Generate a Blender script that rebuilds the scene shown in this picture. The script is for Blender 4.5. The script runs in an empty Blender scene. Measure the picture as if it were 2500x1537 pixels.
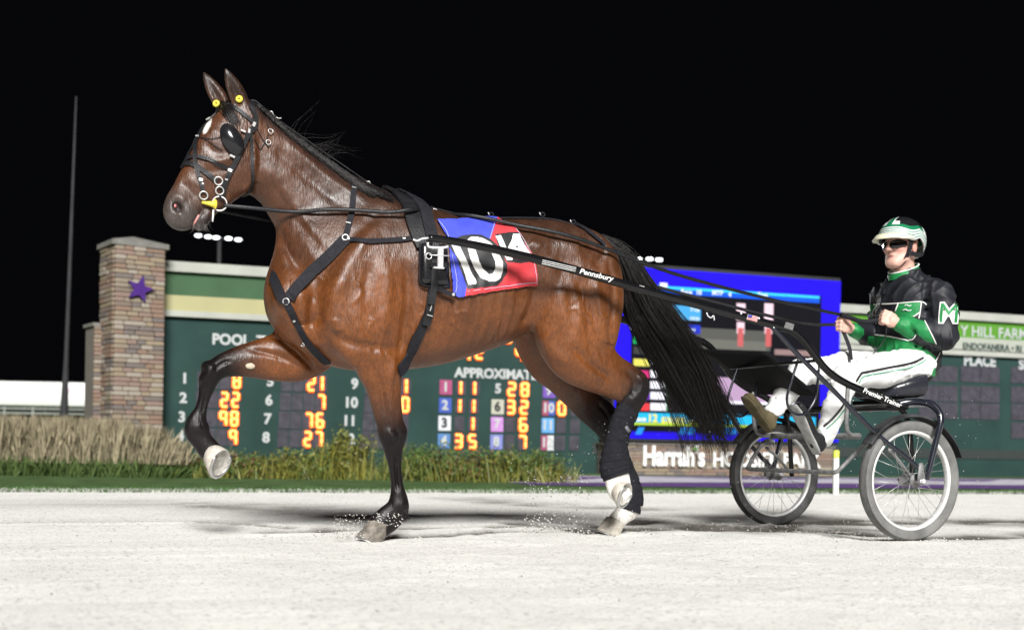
import bpy, bmesh, math, random
import numpy as np
from mathutils import Vector, Matrix
from mathutils.bvhtree import BVHTree

random.seed(7); rng = np.random.default_rng(7)
scene = bpy.context.scene
COL = scene.collection

# ------------------------------------------------------------------ camera
# photograph 2500 x 1537; focal length 2900 px; eye 0.445 m above the track
F_PX, CX, CY, ROLL, EYE = 2900.0, 1250.0, 1088.0, 0.016, 0.445
cam_data = bpy.data.cameras.new('camera')
cam = bpy.data.objects.new('camera', cam_data); COL.objects.link(cam)
cam_data.sensor_width = 36.0
cam_data.lens = 36.0 * F_PX / 2500.0
cam_data.shift_y = (CY - 768.5) / 2500.0
cam_data.clip_start = 0.05; cam_data.clip_end = 2000.0
cam.matrix_world = Matrix.Translation((0, 0, EYE)) @ Matrix.Rotation(math.pi/2, 4, 'X') @ Matrix.Rotation(ROLL, 4, 'Z')
cam_data.dof.use_dof = True; cam_data.dof.focus_distance = 5.6; cam_data.dof.aperture_fstop = 2.2
scene.camera = cam

# ------------------------------------------------------------------ night sky
world = bpy.data.worlds.new('World'); scene.world = world
world.use_nodes = True
bg = world.node_tree.nodes['Background']
bg.inputs['Color'].default_value = (0.75, 0.78, 1.0, 1)
bg.inputs['Strength'].default_value = 0.0018

# ------------------------------------------------------------------ key light
SUN_EL, SUN_AZ = math.radians(33), math.radians(9)     # azimuth: 0 = straight from behind the camera, plus = from its right
sun_data = bpy.data.lights.new('sun', 'SUN')
sun_data.energy = 4.8; sun_data.angle = math.radians(18.0); sun_data.color = (1.0, 0.985, 0.96)
sun = bpy.data.objects.new('sun', sun_data); COL.objects.link(sun)
sd = Vector((-math.sin(SUN_AZ)*math.cos(SUN_EL), math.cos(SUN_AZ)*math.cos(SUN_EL), -math.sin(SUN_EL)))
sun.rotation_euler = sd.to_track_quat('-Z', 'Y').to_euler()

scene.render.engine = 'CYCLES'
scene.view_settings.view_transform = 'Standard'
scene.view_settings.look = 'None'
scene.view_settings.exposure = 0.5
scene.view_settings.gamma = 1.0
scene.view_settings.use_curve_mapping = False
# ================================================================== frames and survey
class Frame:
    """Upright local frame: x forward along a heading, y to the left, z up."""
    def __init__(s, x, y, deg):
        s.o = np.array([x, y, 0.0]); s.ang = math.radians(deg)
        c, q = math.cos(s.ang), math.sin(s.ang)
        s.R = np.array([[c, -q, 0], [q, c, 0], [0, 0, 1.0]])       # local -> world
        s.cam = s.R.T @ (np.array([0, 0, EYE]) - s.o)
    def loc(s, w): return s.R.T @ (np.asarray(w, float) - s.o)
    def ray(s, px, py):
        dx, dy = px - CX, py - CY
        c, q = math.cos(ROLL), math.sin(ROLL)
        x, y = dx*c + dy*q, -dx*q + dy*c
        d = np.array([x/F_PX, 1.0, -y/F_PX])
        d = s.R.T @ d
        return s.cam.copy(), d/np.linalg.norm(d)
    def P(s, px, py, l=0.0):
        o, d = s.ray(px, py); return o + d*((l - o[1])/d[1])
    def G(s, px, py, z=0.0):
        o, d = s.ray(px, py); return o + d*((z - o[2])/d[2])
    def proj(s, pts):
        w = np.asarray(pts, float) @ s.R.T + s.o
        x = w[..., 0]/w[..., 1]*F_PX; y = -(w[..., 2]-EYE)/w[..., 1]*F_PX
        c, q = math.cos(ROLL), math.sin(ROLL)
        return np.stack([x*c - y*q + CX, x*q + y*c + CY], -1)
    def empty(s, name, label=None, cat=None, group=None):
        e = bpy.data.objects.new(name, None); COL.objects.link(e)
        e.location = s.o; e.rotation_euler = (0, 0, s.ang); e.empty_display_size = 0.1
        tag(e, label, cat, group); return e

HORSE = Frame(-0.42, 5.60, 200.0)
CART = Frame(1.77, 6.47, 203.0)
WORLD = Frame(0, 0, 0)
BOARD = Frame(0, 19.7, 19.2)      # local x runs along the tote board to the right, -y faces the track

def tag(o, label=None, cat=None, group=None, kind=None):
    if label: o['label'] = label
    if cat: o['category'] = cat
    if group: o['group'] = group
    if kind: o['kind'] = kind
    return o

# ================================================================== materials
def mat(name, col, rough=0.6, metal=0.0, var=0.12, scale=20.0, bump=0.0, bscale=60.0, spec=0.5, emit=None, estr=0.0, coat=0.0, attr=None, detail=4.0, bdist=0.01):
    m = bpy.data.materials.new(name); m.use_nodes = True
    nt = m.node_tree; b = nt.nodes['Principled BSDF']
    b.inputs['Roughness'].default_value = rough
    b.inputs['Metallic'].default_value = metal
    b.inputs['Specular IOR Level'].default_value = spec
    b.inputs['Coat Weight'].default_value = coat
    tc = nt.nodes.new('ShaderNodeTexCoord')
    nz = nt.nodes.new('ShaderNodeTexNoise'); nz.inputs['Scale'].default_value = scale; nz.inputs['Detail'].default_value = detail
    nt.links.new(tc.outputs['Object'], nz.inputs['Vector'])
    mr = nt.nodes.new('ShaderNodeMapRange')
    mr.inputs['From Min'].default_value = 0.3; mr.inputs['From Max'].default_value = 0.7
    mr.inputs['To Min'].default_value = 1.0 - var; mr.inputs['To Max'].default_value = 1.0 + var
    nt.links.new(nz.outputs['Fac'], mr.inputs['Value'])
    mx = nt.nodes.new('ShaderNodeVectorMath'); mx.operation = 'SCALE'
    if attr:
        at = nt.nodes.new('ShaderNodeAttribute'); at.attribute_name = attr
        nt.links.new(at.outputs['Color'], mx.inputs[0])
    else:
        mx.inputs[0].default_value = col[:3]
    nt.links.new(mr.outputs['Result'], mx.inputs['Scale'])
    nt.links.new(mx.outputs['Vector'], b.inputs['Base Color'])
    if emit:
        b.inputs['Emission Color'].default_value = (*emit, 1); b.inputs['Emission Strength'].default_value = estr
    if bump > 0:
        n2 = nt.nodes.new('ShaderNodeTexNoise'); n2.inputs['Scale'].default_value = bscale; n2.inputs['Detail'].default_value = 5
        nt.links.new(tc.outputs['Object'], n2.inputs['Vector'])
        bp = nt.nodes.new('ShaderNodeBump'); bp.inputs['Strength'].default_value = bump; bp.inputs['Distance'].default_value = bdist
        nt.links.new(n2.outputs['Fac'], bp.inputs['Height']); nt.links.new(bp.outputs['Normal'], b.inputs['Normal'])
    return m

# ================================================================== meshes
class Flat(list):
    """faces that keep hard edges"""

def mk(name, v, f, m, parent=None, smooth=True, midx=None):
    if isinstance(f, Flat): smooth = False
    me = bpy.data.meshes.new(name)
    v = np.asarray(v, float)
    if isinstance(f, np.ndarray):
        me.vertices.add(len(v)); me.vertices.foreach_set('co', v.ravel())
        nf, k = f.shape
        me.loops.add(nf*k); me.loops.foreach_set('vertex_index', f.ravel().astype(np.int32))
        me.polygons.add(nf); me.polygons.foreach_set('loop_start', np.arange(0, nf*k, k, dtype=np.int32))
        me.polygons.foreach_set('loop_total', np.full(nf, k, np.int32)); me.update(calc_edges=True)
    else:
        me.from_pydata([tuple(p) for p in v], [], [tuple(int(i) for i in q) for q in f]); me.update()
    for mm in (m if isinstance(m, (list, tuple)) else [m]): me.materials.append(mm)
    if midx is not None: me.polygons.foreach_set('material_index', np.asarray(midx, np.int32))
    if smooth: me.polygons.foreach_set('use_smooth', np.ones(len(me.polygons), bool))
    o = bpy.data.objects.new(name, me); COL.objects.link(o)
    if parent is not None: o.parent = parent
    return o

class MB:
    def __init__(s): s.v = []; s.f = []; s.m = []
    def add(s, vf, mi=0):
        v, f = vf; b = len(s.v)
        s.v.extend([tuple(p) for p in v]); s.f.extend([tuple(i+b for i in q) for q in f]); s.m.extend([mi]*len(f)); return s
    def build(s, name, m, parent=None, smooth=True): return mk(name, s.v, s.f, m, parent, smooth, s.m)

def cr(pts, n=6):
    """Catmull-Rom resample of rows of numbers."""
    p = np.asarray(pts, float)
    if len(p) < 3: 
        t = np.linspace(0, 1, n*max(1, len(p)-1)+1)[:, None]; return p[0]*(1-t)+p[-1]*t
    q = np.vstack([2*p[0]-p[1], p, 2*p[-1]-p[-2]]); out = []
    for i in range(1, len(q)-2):
        a, b, c, d = q[i-1:i+3]
        for t in np.linspace(0, 1, n, endpoint=False):
            out.append(0.5*((2*b)+(c-a)*t+(2*a-5*b+4*c-d)*t*t+(-a+3*b-3*c+d)*t**3))
    out.append(p[-1]); return np.array(out)

def tangents(p, closed=False):
    if closed: t = np.roll(p, -1, 0)-np.roll(p, 1, 0)
    else:
        t = np.empty_like(p); t[1:-1] = p[2:]-p[:-2]; t[0] = p[1]-p[0]; t[-1] = p[-1]-p[-2]
    return t/np.maximum(np.linalg.norm(t, axis=1, keepdims=True), 1e-9)

def sweep(pts, r, seg=8, closed=False, ry=None, up=None):
    p = np.asarray(pts, float); n = len(p); t = tangents(p, closed)
    r = np.broadcast_to(np.asarray(r, float), (n,)); ry = r if ry is None else np.broadcast_to(np.asarray(ry, float), (n,))
    a = np.array([0, 0, 1.0]) if up is None else np.asarray(up, float)
    if abs(t[0] @ a) > 0.95: a = np.array([0, 1.0, 0.1])
    nrm = a - t[0]*(a @ t[0]); nrm /= np.linalg.norm(nrm)
    v = []
    for i in range(n):
        if up is not None:
            k = np.asarray(up, float); k = k - t[i]*(k @ t[i])
            if np.linalg.norm(k) > 0.05: nrm = k/np.linalg.norm(k)
        nrm = nrm - t[i]*(nrm @ t[i]); nrm /= max(np.linalg.norm(nrm), 1e-9)
        bn = np.cross(t[i], nrm)
        for k in range(seg):
            an = 2*math.pi*k/seg
            v.append(p[i] + nrm*math.cos(an)*r[i] + bn*math.sin(an)*ry[i])
    f = []; m = n if closed else n-1
    for i in range(m):
        j = (i+1) % n
        for k in range(seg):
            k2 = (k+1) % seg
            f.append((i*seg+k, i*seg+k2, j*seg+k2, j*seg+k))
    if not closed:
        f.append(tuple(range(seg-1, -1, -1))); f.append(tuple((n-1)*seg+k for k in range(seg)))
    return v, f

def ribbon(pts, nrm, w, t=0.004):
    """Flat strap: box section of width w and thickness t, lying on normals nrm."""
    p = np.asarray(pts, float); nn = np.asarray(nrm, float); n = len(p)
    tg = tangents(p); w = np.broadcast_to(np.asarray(w, float), (n,)); v = []
    for i in range(n):
        k = nn[i]-tg[i]*(nn[i] @ tg[i]); k /= max(np.linalg.norm(k), 1e-9)
        s = np.cross(tg[i], k)*w[i]/2
        v += [p[i]-s, p[i]+s, p[i]+s+k*t, p[i]-s+k*t]
    f = []
    for i in range(n-1):
        a, b = i*4, i*4+4
        for k in range(4):
            k2 = (k+1) % 4; f.append((a+k, b+k, b+k2, a+k2))
    f.append((0, 1, 2, 3)); e = (n-1)*4; f.append((e+3, e+2, e+1, e))
    return v, Flat(f)

def box(c, s, rz=0.0):
    x, y, z = s[0]/2, s[1]/2, s[2]/2; v = []
    cz, sz = math.cos(rz), math.sin(rz)
    for dz in (-z, z):
        for dx, dy in ((-x, -y), (x, -y), (x, y), (-x, y)):
            v.append((c[0]+dx*cz-dy*sz, c[1]+dx*sz+dy*cz, c[2]+dz))
    return v, [(3, 2, 1, 0), (4, 5, 6, 7), (0, 1, 5, 4), (1, 2, 6, 5), (2, 3, 7, 6), (3, 0, 4, 7)]

def prism(poly, d0, d1, fn):
    """poly: 2-D points; fn(x, y, d) -> 3-D; extruded between depths d0 and d1."""
    n = len(poly); v = [fn(x, y, d0) for x, y in poly]+[fn(x, y, d1) for x, y in poly]
    f = [tuple(range(n)), tuple(range(2*n-1, n-1, -1))]
    f += [(i, n+i, n+(i+1) % n, (i+1) % n) for i in range(n)]
    return v, f

def torus(c, axis, R, r, seg=24, rs=8, a0=0.0, a1=2*math.pi, e1=None):
    ax = np.asarray(axis, float); ax /= np.linalg.norm(ax)
    if e1 is None:
        e1 = np.cross(ax, [0, 0, 1.0]); 
        if np.linalg.norm(e1) < 0.1: e1 = np.array([1.0, 0, 0])
    e1 = np.asarray(e1, float); e1 = e1-ax*(e1 @ ax); e1 /= np.linalg.norm(e1); e2 = np.cross(ax, e1)
    full = abs(a1-a0-2*math.pi) < 1e-6
    an = np.linspace(a0, a1, seg, endpoint=not full)
    p = [np.asarray(c)+R*(math.cos(a)*e1+math.sin(a)*e2) for a in an]
    return sweep(p, r, rs, closed=full)

def lathe(prof, seg=32):
    """prof rows (r, z) around local z."""
    v = [(r*math.cos(2*math.pi*k/seg), r*math.sin(2*math.pi*k/seg), z) for r, z in prof for k in range(seg)]
    f = [(i*seg+k, i*seg+(k+1) % seg, (i+1)*seg+(k+1) % seg, (i+1)*seg+k) for i in range(len(prof)-1) for k in range(seg)]
    return v, f

def ball(c, r, seg=12, rings=8):
    c = np.asarray(c, float); r = np.broadcast_to(np.asarray(r, float), (3,)); v = [c+[0, 0, r[2]]]
    for i in range(1, rings):
        th = math.pi*i/rings
        for k in range(seg):
            ph = 2*math.pi*k/seg; v.append(c+r*[math.sin(th)*math.cos(ph), math.sin(th)*math.sin(ph), math.cos(th)])
    v.append(c-[0, 0, r[2]]); f = [(0, 1+k, 1+(k+1) % seg) for k in range(seg)]
    for i in range(rings-2):
        for k in range(seg):
            a = 1+i*seg; f.append((a+k, a+seg+k, a+seg+(k+1) % seg, a+(k+1) % seg))
    a = 1+(rings-2)*seg; L = len(v)-1; f += [(a+k, L, a+(k+1) % seg) for k in range(seg)]
    return v, f

def text_vf(s, size, extrude=0.0, align='CENTER', bold=0.0, shear=0.0, space=1.0, res=3):
    c = bpy.data.curves.new('lettering', 'FONT'); c.body = s; c.size = size; c.extrude = extrude; c.align_x = align; c.align_y = 'CENTER'
    c.offset = bold; c.shear = shear; c.space_character = space; c.resolution_u = res
    o = bpy.data.objects.new('lettering', c); COL.objects.link(o)
    me = bpy.data.meshes.new_from_object(o)
    v = [tuple(p.co) for p in me.vertices]; f = [tuple(p.vertices) for p in me.polygons]
    bpy.data.objects.remove(o); bpy.data.meshes.remove(me); bpy.data.curves.remove(c)
    return v, f

def xf(vf, M):
    """M: function of a 3-vector."""
    return [tuple(M(np.asarray(p, float))) for p in vf[0]], vf[1]

def basis(o, ex, ey, ez):
    o, ex, ey, ez = (np.asarray(k, float) for k in (o, ex, ey, ez))
    return lambda p: o+ex*p[0]+ey*p[1]+ez*p[2]

def inpoly(pts, poly):
    x, y = pts[:, 0], pts[:, 1]; r = np.zeros(len(pts), bool); n = len(poly)
    for i in range(n):
        x1, y1 = poly[i]; x2, y2 = poly[(i+1) % n]
        if y1 == y2: continue
        c = ((y1 > y) != (y2 > y)) & (x < (x2-x1)*(y-y1)/(y2-y1)+x1); r ^= c
    return r

# ================================================================== implicit bodies
def smin(a, b, k):
    h = np.maximum(k-np.abs(a-b), 0.0)/k
    return np.minimum(a, b)-h*h*k*0.25

class Body:
    """Implicit surface on a grid; limbs are tapered elliptic tubes blended smoothly into one skin."""
    def __init__(s, lo, hi, vox):
        s.lo = np.array(lo, float); s.vox = vox
        s.n = np.ceil((np.array(hi)-s.lo)/vox).astype(int)+1
        s.ax = [s.lo[i]+vox*np.arange(s.n[i]) for i in range(3)]
        s.D = np.full(s.n, 0.5, np.float32); s.tubes = []
    @staticmethod
    def flat(c, S, Z):
        """nearest point on the spine of control rows (s, z, a, b, lc, *extra) -> q, interpolated rows"""
        best = np.full(S.shape, 1e9); rows = np.zeros(S.shape+(c.shape[1],))
        for i in range(len(c)-1):
            a, b = c[i], c[i+1]; d = b[:2]-a[:2]; L = d @ d+1e-12
            t = np.clip(((S-a[0])*d[0]+(Z-a[1])*d[1])/L, 0, 1)
            rw = a+(b-a)*t[..., None]
            q = np.hypot(S-rw[..., 0], Z-rw[..., 1])/rw[..., 2]
            m = q < best; best[m] = q[m]; rows[m] = rw[m]
        return best, rows
    def box(s, lo, hi):
        a = np.clip(np.floor((np.array(lo)-s.lo)/s.vox).astype(int), 0, s.n-1)
        b = np.clip(np.ceil((np.array(hi)-s.lo)/s.vox).astype(int)+1, 1, s.n); return a, b
    def tube(s, ctrl, k=0.03, n=2.0, sub=11):
        c = cr(ctrl, sub); c[:, 2:4] = np.maximum(c[:, 2:4], 0.004)
        s.tubes.append((c, n))
        pad = c[:, 2].max()+k+0.02; pl = c[:, 3].max()+k+0.02
        a, b = s.box([c[:, 0].min()-pad, c[:, 4].min()-pl, c[:, 1].min()-pad], [c[:, 0].max()+pad, c[:, 4].max()+pl, c[:, 1].max()+pad])
        S, Z = np.meshgrid(s.ax[0][a[0]:b[0]], s.ax[2][a[2]:b[2]], indexing='ij')
        q, rw = s.flat(c, S, Z)
        L = s.ax[1][a[1]:b[1]][None, :, None]
        val = s.val(q[:, None, :], L, rw[:, None, :, :], n)
        sl = tuple(slice(a[i], b[i]) for i in range(3)); s.D[sl] = smin(s.D[sl], val.astype(np.float32), k)
    @staticmethod
    def val(q, L, rw, n):
        p = np.abs(L-rw[..., 4])/rw[..., 3]
        r = (q**n+p**n)**(1.0/n)
        return (r-1.0)*np.minimum(rw[..., 2], rw[..., 3])
    def _grid(s, c, pad):
        a, b = s.box(np.min(c, 0)-pad, np.max(c, 0)+pad)
        g = np.meshgrid(*[s.ax[i][a[i]:b[i]] for i in range(3)], indexing='ij')
        return tuple(slice(a[i], b[i]) for i in range(3)), np.stack(g, -1)
    def ell(s, c, r, k=0.03, sub=False, R=None):
        c = np.asarray(c, float); r = np.broadcast_to(np.asarray(r, float), (3,))
        sl, G = s._grid(np.array([c]), r.max()+k+0.02); d = G-c
        if R is not None: d = d @ np.asarray(R)          # columns of R are the ellipsoid's axes
        m = np.sqrt(((d/r)**2).sum(-1)); val = ((m-1)*r.min()).astype(np.float32)
        s.D[sl] = -smin(-s.D[sl], val, k) if sub else smin(s.D[sl], val, k)
    def cone(s, p, q, r1, r2, k=0.02, sub=False):
        p, q = np.asarray(p, float), np.asarray(q, float)
        sl, G = s._grid(np.array([p, q]), max(r1, r2)+k+0.02); d = q-p
        t = np.clip(((G-p) @ d)/(d @ d+1e-12), 0, 1)
        val = (np.linalg.norm(G-p-d*t[..., None], axis=-1)-(r1+(r2-r1)*t)).astype(np.float32)
        s.D[sl] = -smin(-s.D[sl], val, k) if sub else smin(s.D[sl], val, k)
    def chain(s, pts, rs, k=0.02):
        for i in range(len(pts)-1): s.cone(pts[i], pts[i+1], rs[i], rs[i+1], k)
    def mesh(s, smooth=2):
        D = s.D; ins = D < 0
        c = np.zeros(s.n-1, np.int8)
        for i in (0, 1):
            for j in (0, 1):
                for k in (0, 1): c += ins[i:s.n[0]-1+i, j:s.n[1]-1+j, k:s.n[2]-1+k]
        I = np.argwhere((c > 0) & (c < 8)); idx = np.full(c.shape, -1, np.int32); idx[tuple(I.T)] = np.arange(len(I))
        pos = np.zeros((len(I), 3)); cnt = np.zeros(len(I))
        for ax in range(3):
            o = [k for k in range(3) if k != ax]
            for a in (0, 1):
                for b in (0, 1):
                    e0 = I.copy(); e0[:, o[0]] += a; e0[:, o[1]] += b; e1 = e0.copy(); e1[:, ax] += 1
                    d0 = D[tuple(e0.T)]; d1 = D[tuple(e1.T)]; m = (d0 < 0) != (d1 < 0)
                    t = d0[m]/(d0[m]-d1[m]); w = e0[m].astype(float); w[:, ax] += t; pos[m] += w; cnt[m] += 1
        V = s.lo+s.vox*(pos/cnt[:, None]); Fs = []
        for ax in range(3):
            o = [(ax+1) % 3, (ax+2) % 3]
            sl0 = [slice(None)]*3; sl1 = [slice(None)]*3; sl0[ax] = slice(0, -1); sl1[ax] = slice(1, None)
            a, b = ins[tuple(sl0)], ins[tuple(sl1)]; E = np.argwhere(a != b)
            E = E[(E[:, o[0]] > 0) & (E[:, o[1]] > 0) & (E[:, o[0]] < s.n[o[0]]-1) & (E[:, o[1]] < s.n[o[1]]-1)]
            def cell(da, db):
                q = E.copy(); q[:, o[0]] += da; q[:, o[1]] += db; return idx[tuple(q.T)]
            Q = np.stack([cell(-1, -1), cell(0, -1), cell(0, 0), cell(-1, 0)], 1)
            fl = ~a[tuple(E.T)]; Q[fl] = Q[fl][:, ::-1]; Fs.append(Q)
        Fq = np.vstack(Fs); Fq = Fq[(Fq >= 0).all(1)]
        e = np.vstack([Fq[:, [0, 1]], Fq[:, [1, 2]], Fq[:, [2, 3]], Fq[:, [3, 0]]])
        for it in range(smooth):
            acc = np.zeros_like(V); n = np.bincount(e.ravel(), minlength=len(V)).astype(float)
            for d in range(3):
                acc[:, d] = np.bincount(e[:, 0], V[e[:, 1], d], len(V))+np.bincount(e[:, 1], V[e[:, 0], d], len(V))
            V = V*0.5+0.5*acc/np.maximum(n, 1)[:, None]
        return V, Fq
    def sample(s, V, cols):
        """blend columns `cols` of the tubes' control rows at points V"""
        W = np.zeros(len(V)); A = np.zeros((len(V), len(cols)))
        for c, n in s.tubes:
            c = c[::3] if len(c) > 12 else c; r = c[:, 2].max()+0.06
            m = (V[:, 0] > c[:, 0].min()-r) & (V[:, 0] < c[:, 0].max()+r) & (V[:, 2] > c[:, 1].min()-r) & (V[:, 2] < c[:, 1].max()+r)
            q, rw = s.flat(c, V[m, 0], V[m, 2]); d = s.val(q, V[m, 1], rw, n)
            w = np.exp(-np.clip(d+0.01, 0, 1)/0.012); W[m] += w; A[m] += w[:, None]*rw[:, cols]
        return A/np.maximum(W, 1e-12)[:, None]

def pairs(fr, rows):
    """rows (x1, y1, x2, y2, half_width, lateral, *extra): two opposite outline points of a limb -> spine rows"""
    out = []
    for r in rows:
        a = fr.P(r[0], r[1], r[5]); b = fr.P(r[2], r[3], r[5]); m = (a+b)/2
        out.append([m[0], m[2], math.hypot(a[0]-b[0], a[2]-b[2])/2, r[4], r[5], *r[6:]])
    return np.array(out, float)

def vnormals(V, F):
    N = np.zeros_like(V); fn = np.cross(V[F[:, 2]]-V[F[:, 0]], V[F[:, 3]]-V[F[:, 1]])
    for k in range(4):
        for d in range(3): N[:, d] += np.bincount(F[:, k], fn[:, d], len(V))
    return N/np.maximum(np.linalg.norm(N, axis=1, keepdims=True), 1e-12)

def sculpt(fr, V, F, strokes):
    """raise or hollow the skin along surveyed lines: (points, lateral plane, width px, depth mm, lo, hi) with lo..hi the lateral range it touches"""
    N = vnormals(V, F); disp = np.zeros(len(V))
    for q, l, w, mm, lo, hi in strokes:
        P = np.array([fr.P(x, y, l)[[0, 2]] for x, y in cr(q, 4)]); w = w*0.0019
        m = (V[:, 1] > lo) & (V[:, 1] < hi) & (V[:, 0] > P[:, 0].min()-3*w) & (V[:, 0] < P[:, 0].max()+3*w) & (V[:, 2] > P[:, 1].min()-3*w) & (V[:, 2] < P[:, 1].max()+3*w)
        X = V[m][:, [0, 2]]; best = np.full(len(X), 9.0); par = np.zeros(len(X)); n = len(P)-1
        for i in range(n):
            d = P[i+1]-P[i]; t = np.clip(((X-P[i]) @ d)/(d @ d+1e-12), 0, 1); r = np.linalg.norm(X-P[i]-d*t[:, None], axis=1); k = r < best; best[k] = r[k]; par[k] = (i+t[k])/n
        fade = np.clip(np.minimum(par, 1-par)*5+0.25, 0, 1)
        disp[m] += mm*0.001*np.exp(-(best/w)**2)*fade*np.clip(np.abs(N[m][:, 1])*1.6-0.15, 0, 1)
    return V+N*disp[:, None]

def crease(V, F, amp, wl, seed, mask=None):
    """loose-cloth folds: warped ridges pushed along the normals"""
    rg = np.random.default_rng(seed); N = vnormals(V, F); d = np.zeros(len(V)); K = 2*math.pi/wl
    for o_ in range(5):
        k = rg.normal(0, 1, 3)*[1.0, 0.7, 1.0]; k /= np.linalg.norm(k); k2 = rg.normal(0, 1, 3); k2 /= np.linalg.norm(k2)
        ph = V @ k*K*(0.7+0.2*o_)+1.7*np.sin(V @ k2*K*0.45+rg.random()*6)+rg.random()*6
        gate = np.clip(np.sin(V @ rg.normal(0, 1, 3)*K*0.30+rg.random()*6)*1.4, 0, 1); d += gate*(np.clip(1-np.sqrt(np.sin(ph)**2+0.03), 0, 1)**1.6-0.3)
    if mask is not None: d *= mask
    return V+N*(amp*d)[:, None]

def set_color(o, rgb, name='coat'):
    at = o.data.color_attributes.new(name, 'FLOAT_COLOR', 'POINT')
    at.data.foreach_set('color', np.hstack([rgb, np.ones((len(rgb), 1))]).astype(np.float32).ravel())

class Skin:
    """ray casts onto a finished skin"""
    def __init__(s, fr, V, F):
        s.fr = fr; s.t = BVHTree.FromPolygons([tuple(p) for p in V], [tuple(int(i) for i in q) for q in F])
    def hit(s, px, py, off=0.004):
        o, d = s.fr.ray(px, py); r = s.t.ray_cast(Vector(o), Vector(d))
        if r[0] is None:
            q = s.fr.P(px, py, 0.0); r = s.t.find_nearest(Vector(q))
        return np.array(r[0])+np.array(r[1])*off, np.array(r[1])
    def near(s, q, off=0.004):
        r = s.t.find_nearest(Vector(q)); return np.array(r[0])+np.array(r[1])*off, np.array(r[1])
    def side(s, x, z, sgn=1, off=0.004):
        r = s.t.ray_cast(Vector((x, sgn*2.0, z)), Vector((0, -sgn, 0)))
        if r[0] is None: return None
        return np.array(r[0])+np.array(r[1])*off, np.array(r[1])
    def path(s, pxs, off=0.004, n=5):
        p = cr(pxs, n); h = [s.hit(x, y, off) for x, y in p]
        P = np.array([a for a, b in h]); N = np.array([b for a, b in h])
        for _ in range(2):
            P[1:-1] = P[1:-1]*0.5+(P[2:]+P[:-2])*0.25; N[1:-1] = N[1:-1]*0.5+(N[2:]+N[:-2])*0.25
        return P, N
# ================================================================== ground
B = BOARD
EDGE = -8.03                     # inner edge of the track in the tote board's frame
place = lambda o: (setattr(o, 'location', B.o), setattr(o, 'rotation_euler', (0, 0, B.ang)))
def noise2(x, y, seed, scale):
    """cheap smooth value noise"""
    rg = np.random.default_rng(seed); T = rg.random((64, 64)); x = x*scale; y = y*scale
    i, j = np.floor(x).astype(int), np.floor(y).astype(int); u, v = x-i, y-j; u = u*u*(3-2*u); v = v*v*(3-2*v)
    g = lambda a, b: T[a % 64, b % 64]
    return (g(i, j)*(1-u)+g(i+1, j)*u)*(1-v)+(g(i, j+1)*(1-u)+g(i+1, j+1)*u)*v
fx = np.concatenate([np.linspace(-90, -6, 30, endpoint=False), np.arange(-6.0, 7.0, 0.035), np.linspace(7.0, 90, 30)])
fy = np.concatenate([np.linspace(-34, -17.5, 16, endpoint=False), np.arange(-17.5, EDGE, 0.035), [EDGE]])
GX, GY = np.meshgrid(fx, fy, indexing='ij')
gz = 0.008*(noise2(GX, GY, 1, 1.7)-0.5)+0.004*(noise2(GX*0.8, GY, 2, 6)-0.5)+0.005*(noise2(GX, GY, 3, 14)-0.5)+0.004*rng.random(GX.shape)
damp_shade = np.zeros_like(GX)  # darkening mask: moist ruts, plus shade painted into the wide bands
def rut_shade(pxs, depth, w, dk, berm=0.5, seed=0):
    global gz, damp_shade
    w *= 1.35; P = np.array([B.G(x, y)[:2] for x, y in cr(pxs, 4)]); best = np.full(GX.shape, 9.0)
    for a, b in zip(P[:-1], P[1:]):
        d = b-a; t = np.clip(((GX-a[0])*d[0]+(GY-a[1])*d[1])/(d @ d+1e-9), 0, 1)
        best = np.minimum(best, np.hypot(GX-a[0]-d[0]*t, GY-a[1]-d[1]*t))
    nz = 0.35+1.3*noise2(GX, GY, 20+seed, 5)
    k = np.exp(-(best/w)**2)*nz; gz -= depth*k; gz += depth*berm*np.exp(-((best-1.9*w)/(0.8*w))**2)*nz*noise2(GX, GY, 40+seed, 9)*1.6
    damp_shade = np.maximum(damp_shade, np.clip(1.7*dk*np.exp(-(best/(w*1.25))**2)*nz, 0, 1))
rut_shade([(0, 1244), (228, 1258), (442, 1272), (635, 1285), (752, 1292)], 0.014, 0.035, 0.55, seed=1)
rut_shade([(0, 1272), (168, 1282)], 0.012, 0.035, 0.45, seed=2)
rut_shade([(0, 1217), (400, 1228), (864, 1250)], 0.006, 0.22, 0.30, 0.1, seed=3)  # wide grey band: soft horse shadow painted into the dirt colour
rut_shade([(60, 1240), (430, 1238), (864, 1242)], 0.006, 0.06, 0.28, seed=12)
rut_shade([(955, 1291), (1250, 1286), (1330, 1287)], 0.016, 0.04, 0.8, seed=4)
rut_shade([(965, 1312), (1120, 1307), (1250, 1297), (1468, 1301)], 0.014, 0.035, 0.7, seed=5)
rut_shade([(1250, 1279), (1360, 1290), (1468, 1301)], 0.020, 0.05, 1.0, seed=6)
rut_shade([(1545, 1270), (1700, 1278), (1850, 1288), (1960, 1286)], 0.022, 0.045, 1.0, seed=7)
rut_shade([(1540, 1290), (1850, 1292), (2150, 1305), (2300, 1312), (2560, 1306)], 0.012, 0.11, 0.55, 0.3, seed=8)  # grey churned dirt with the cart's shade mixed into its colour
rut_shade([(1830, 1279), (2100, 1272), (2560, 1276)], 0.010, 0.22, 0.60, 0.3, seed=9)  # wide soft band: shade of the cart painted in with churned dirt
rut_shade([(1540, 1278), (1700, 1286), (1860, 1296)], 0.010, 0.14, 0.55, 0.3, seed=13)  # grey zone before the far wheel, shade darkened into the dirt
rut_shade([(670, 1302), (760, 1300), (830, 1296)], 0.018, 0.05, 0.8, seed=10)  # smear by the fore hoof: lifted leg's shadow painted into the dirt
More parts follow.
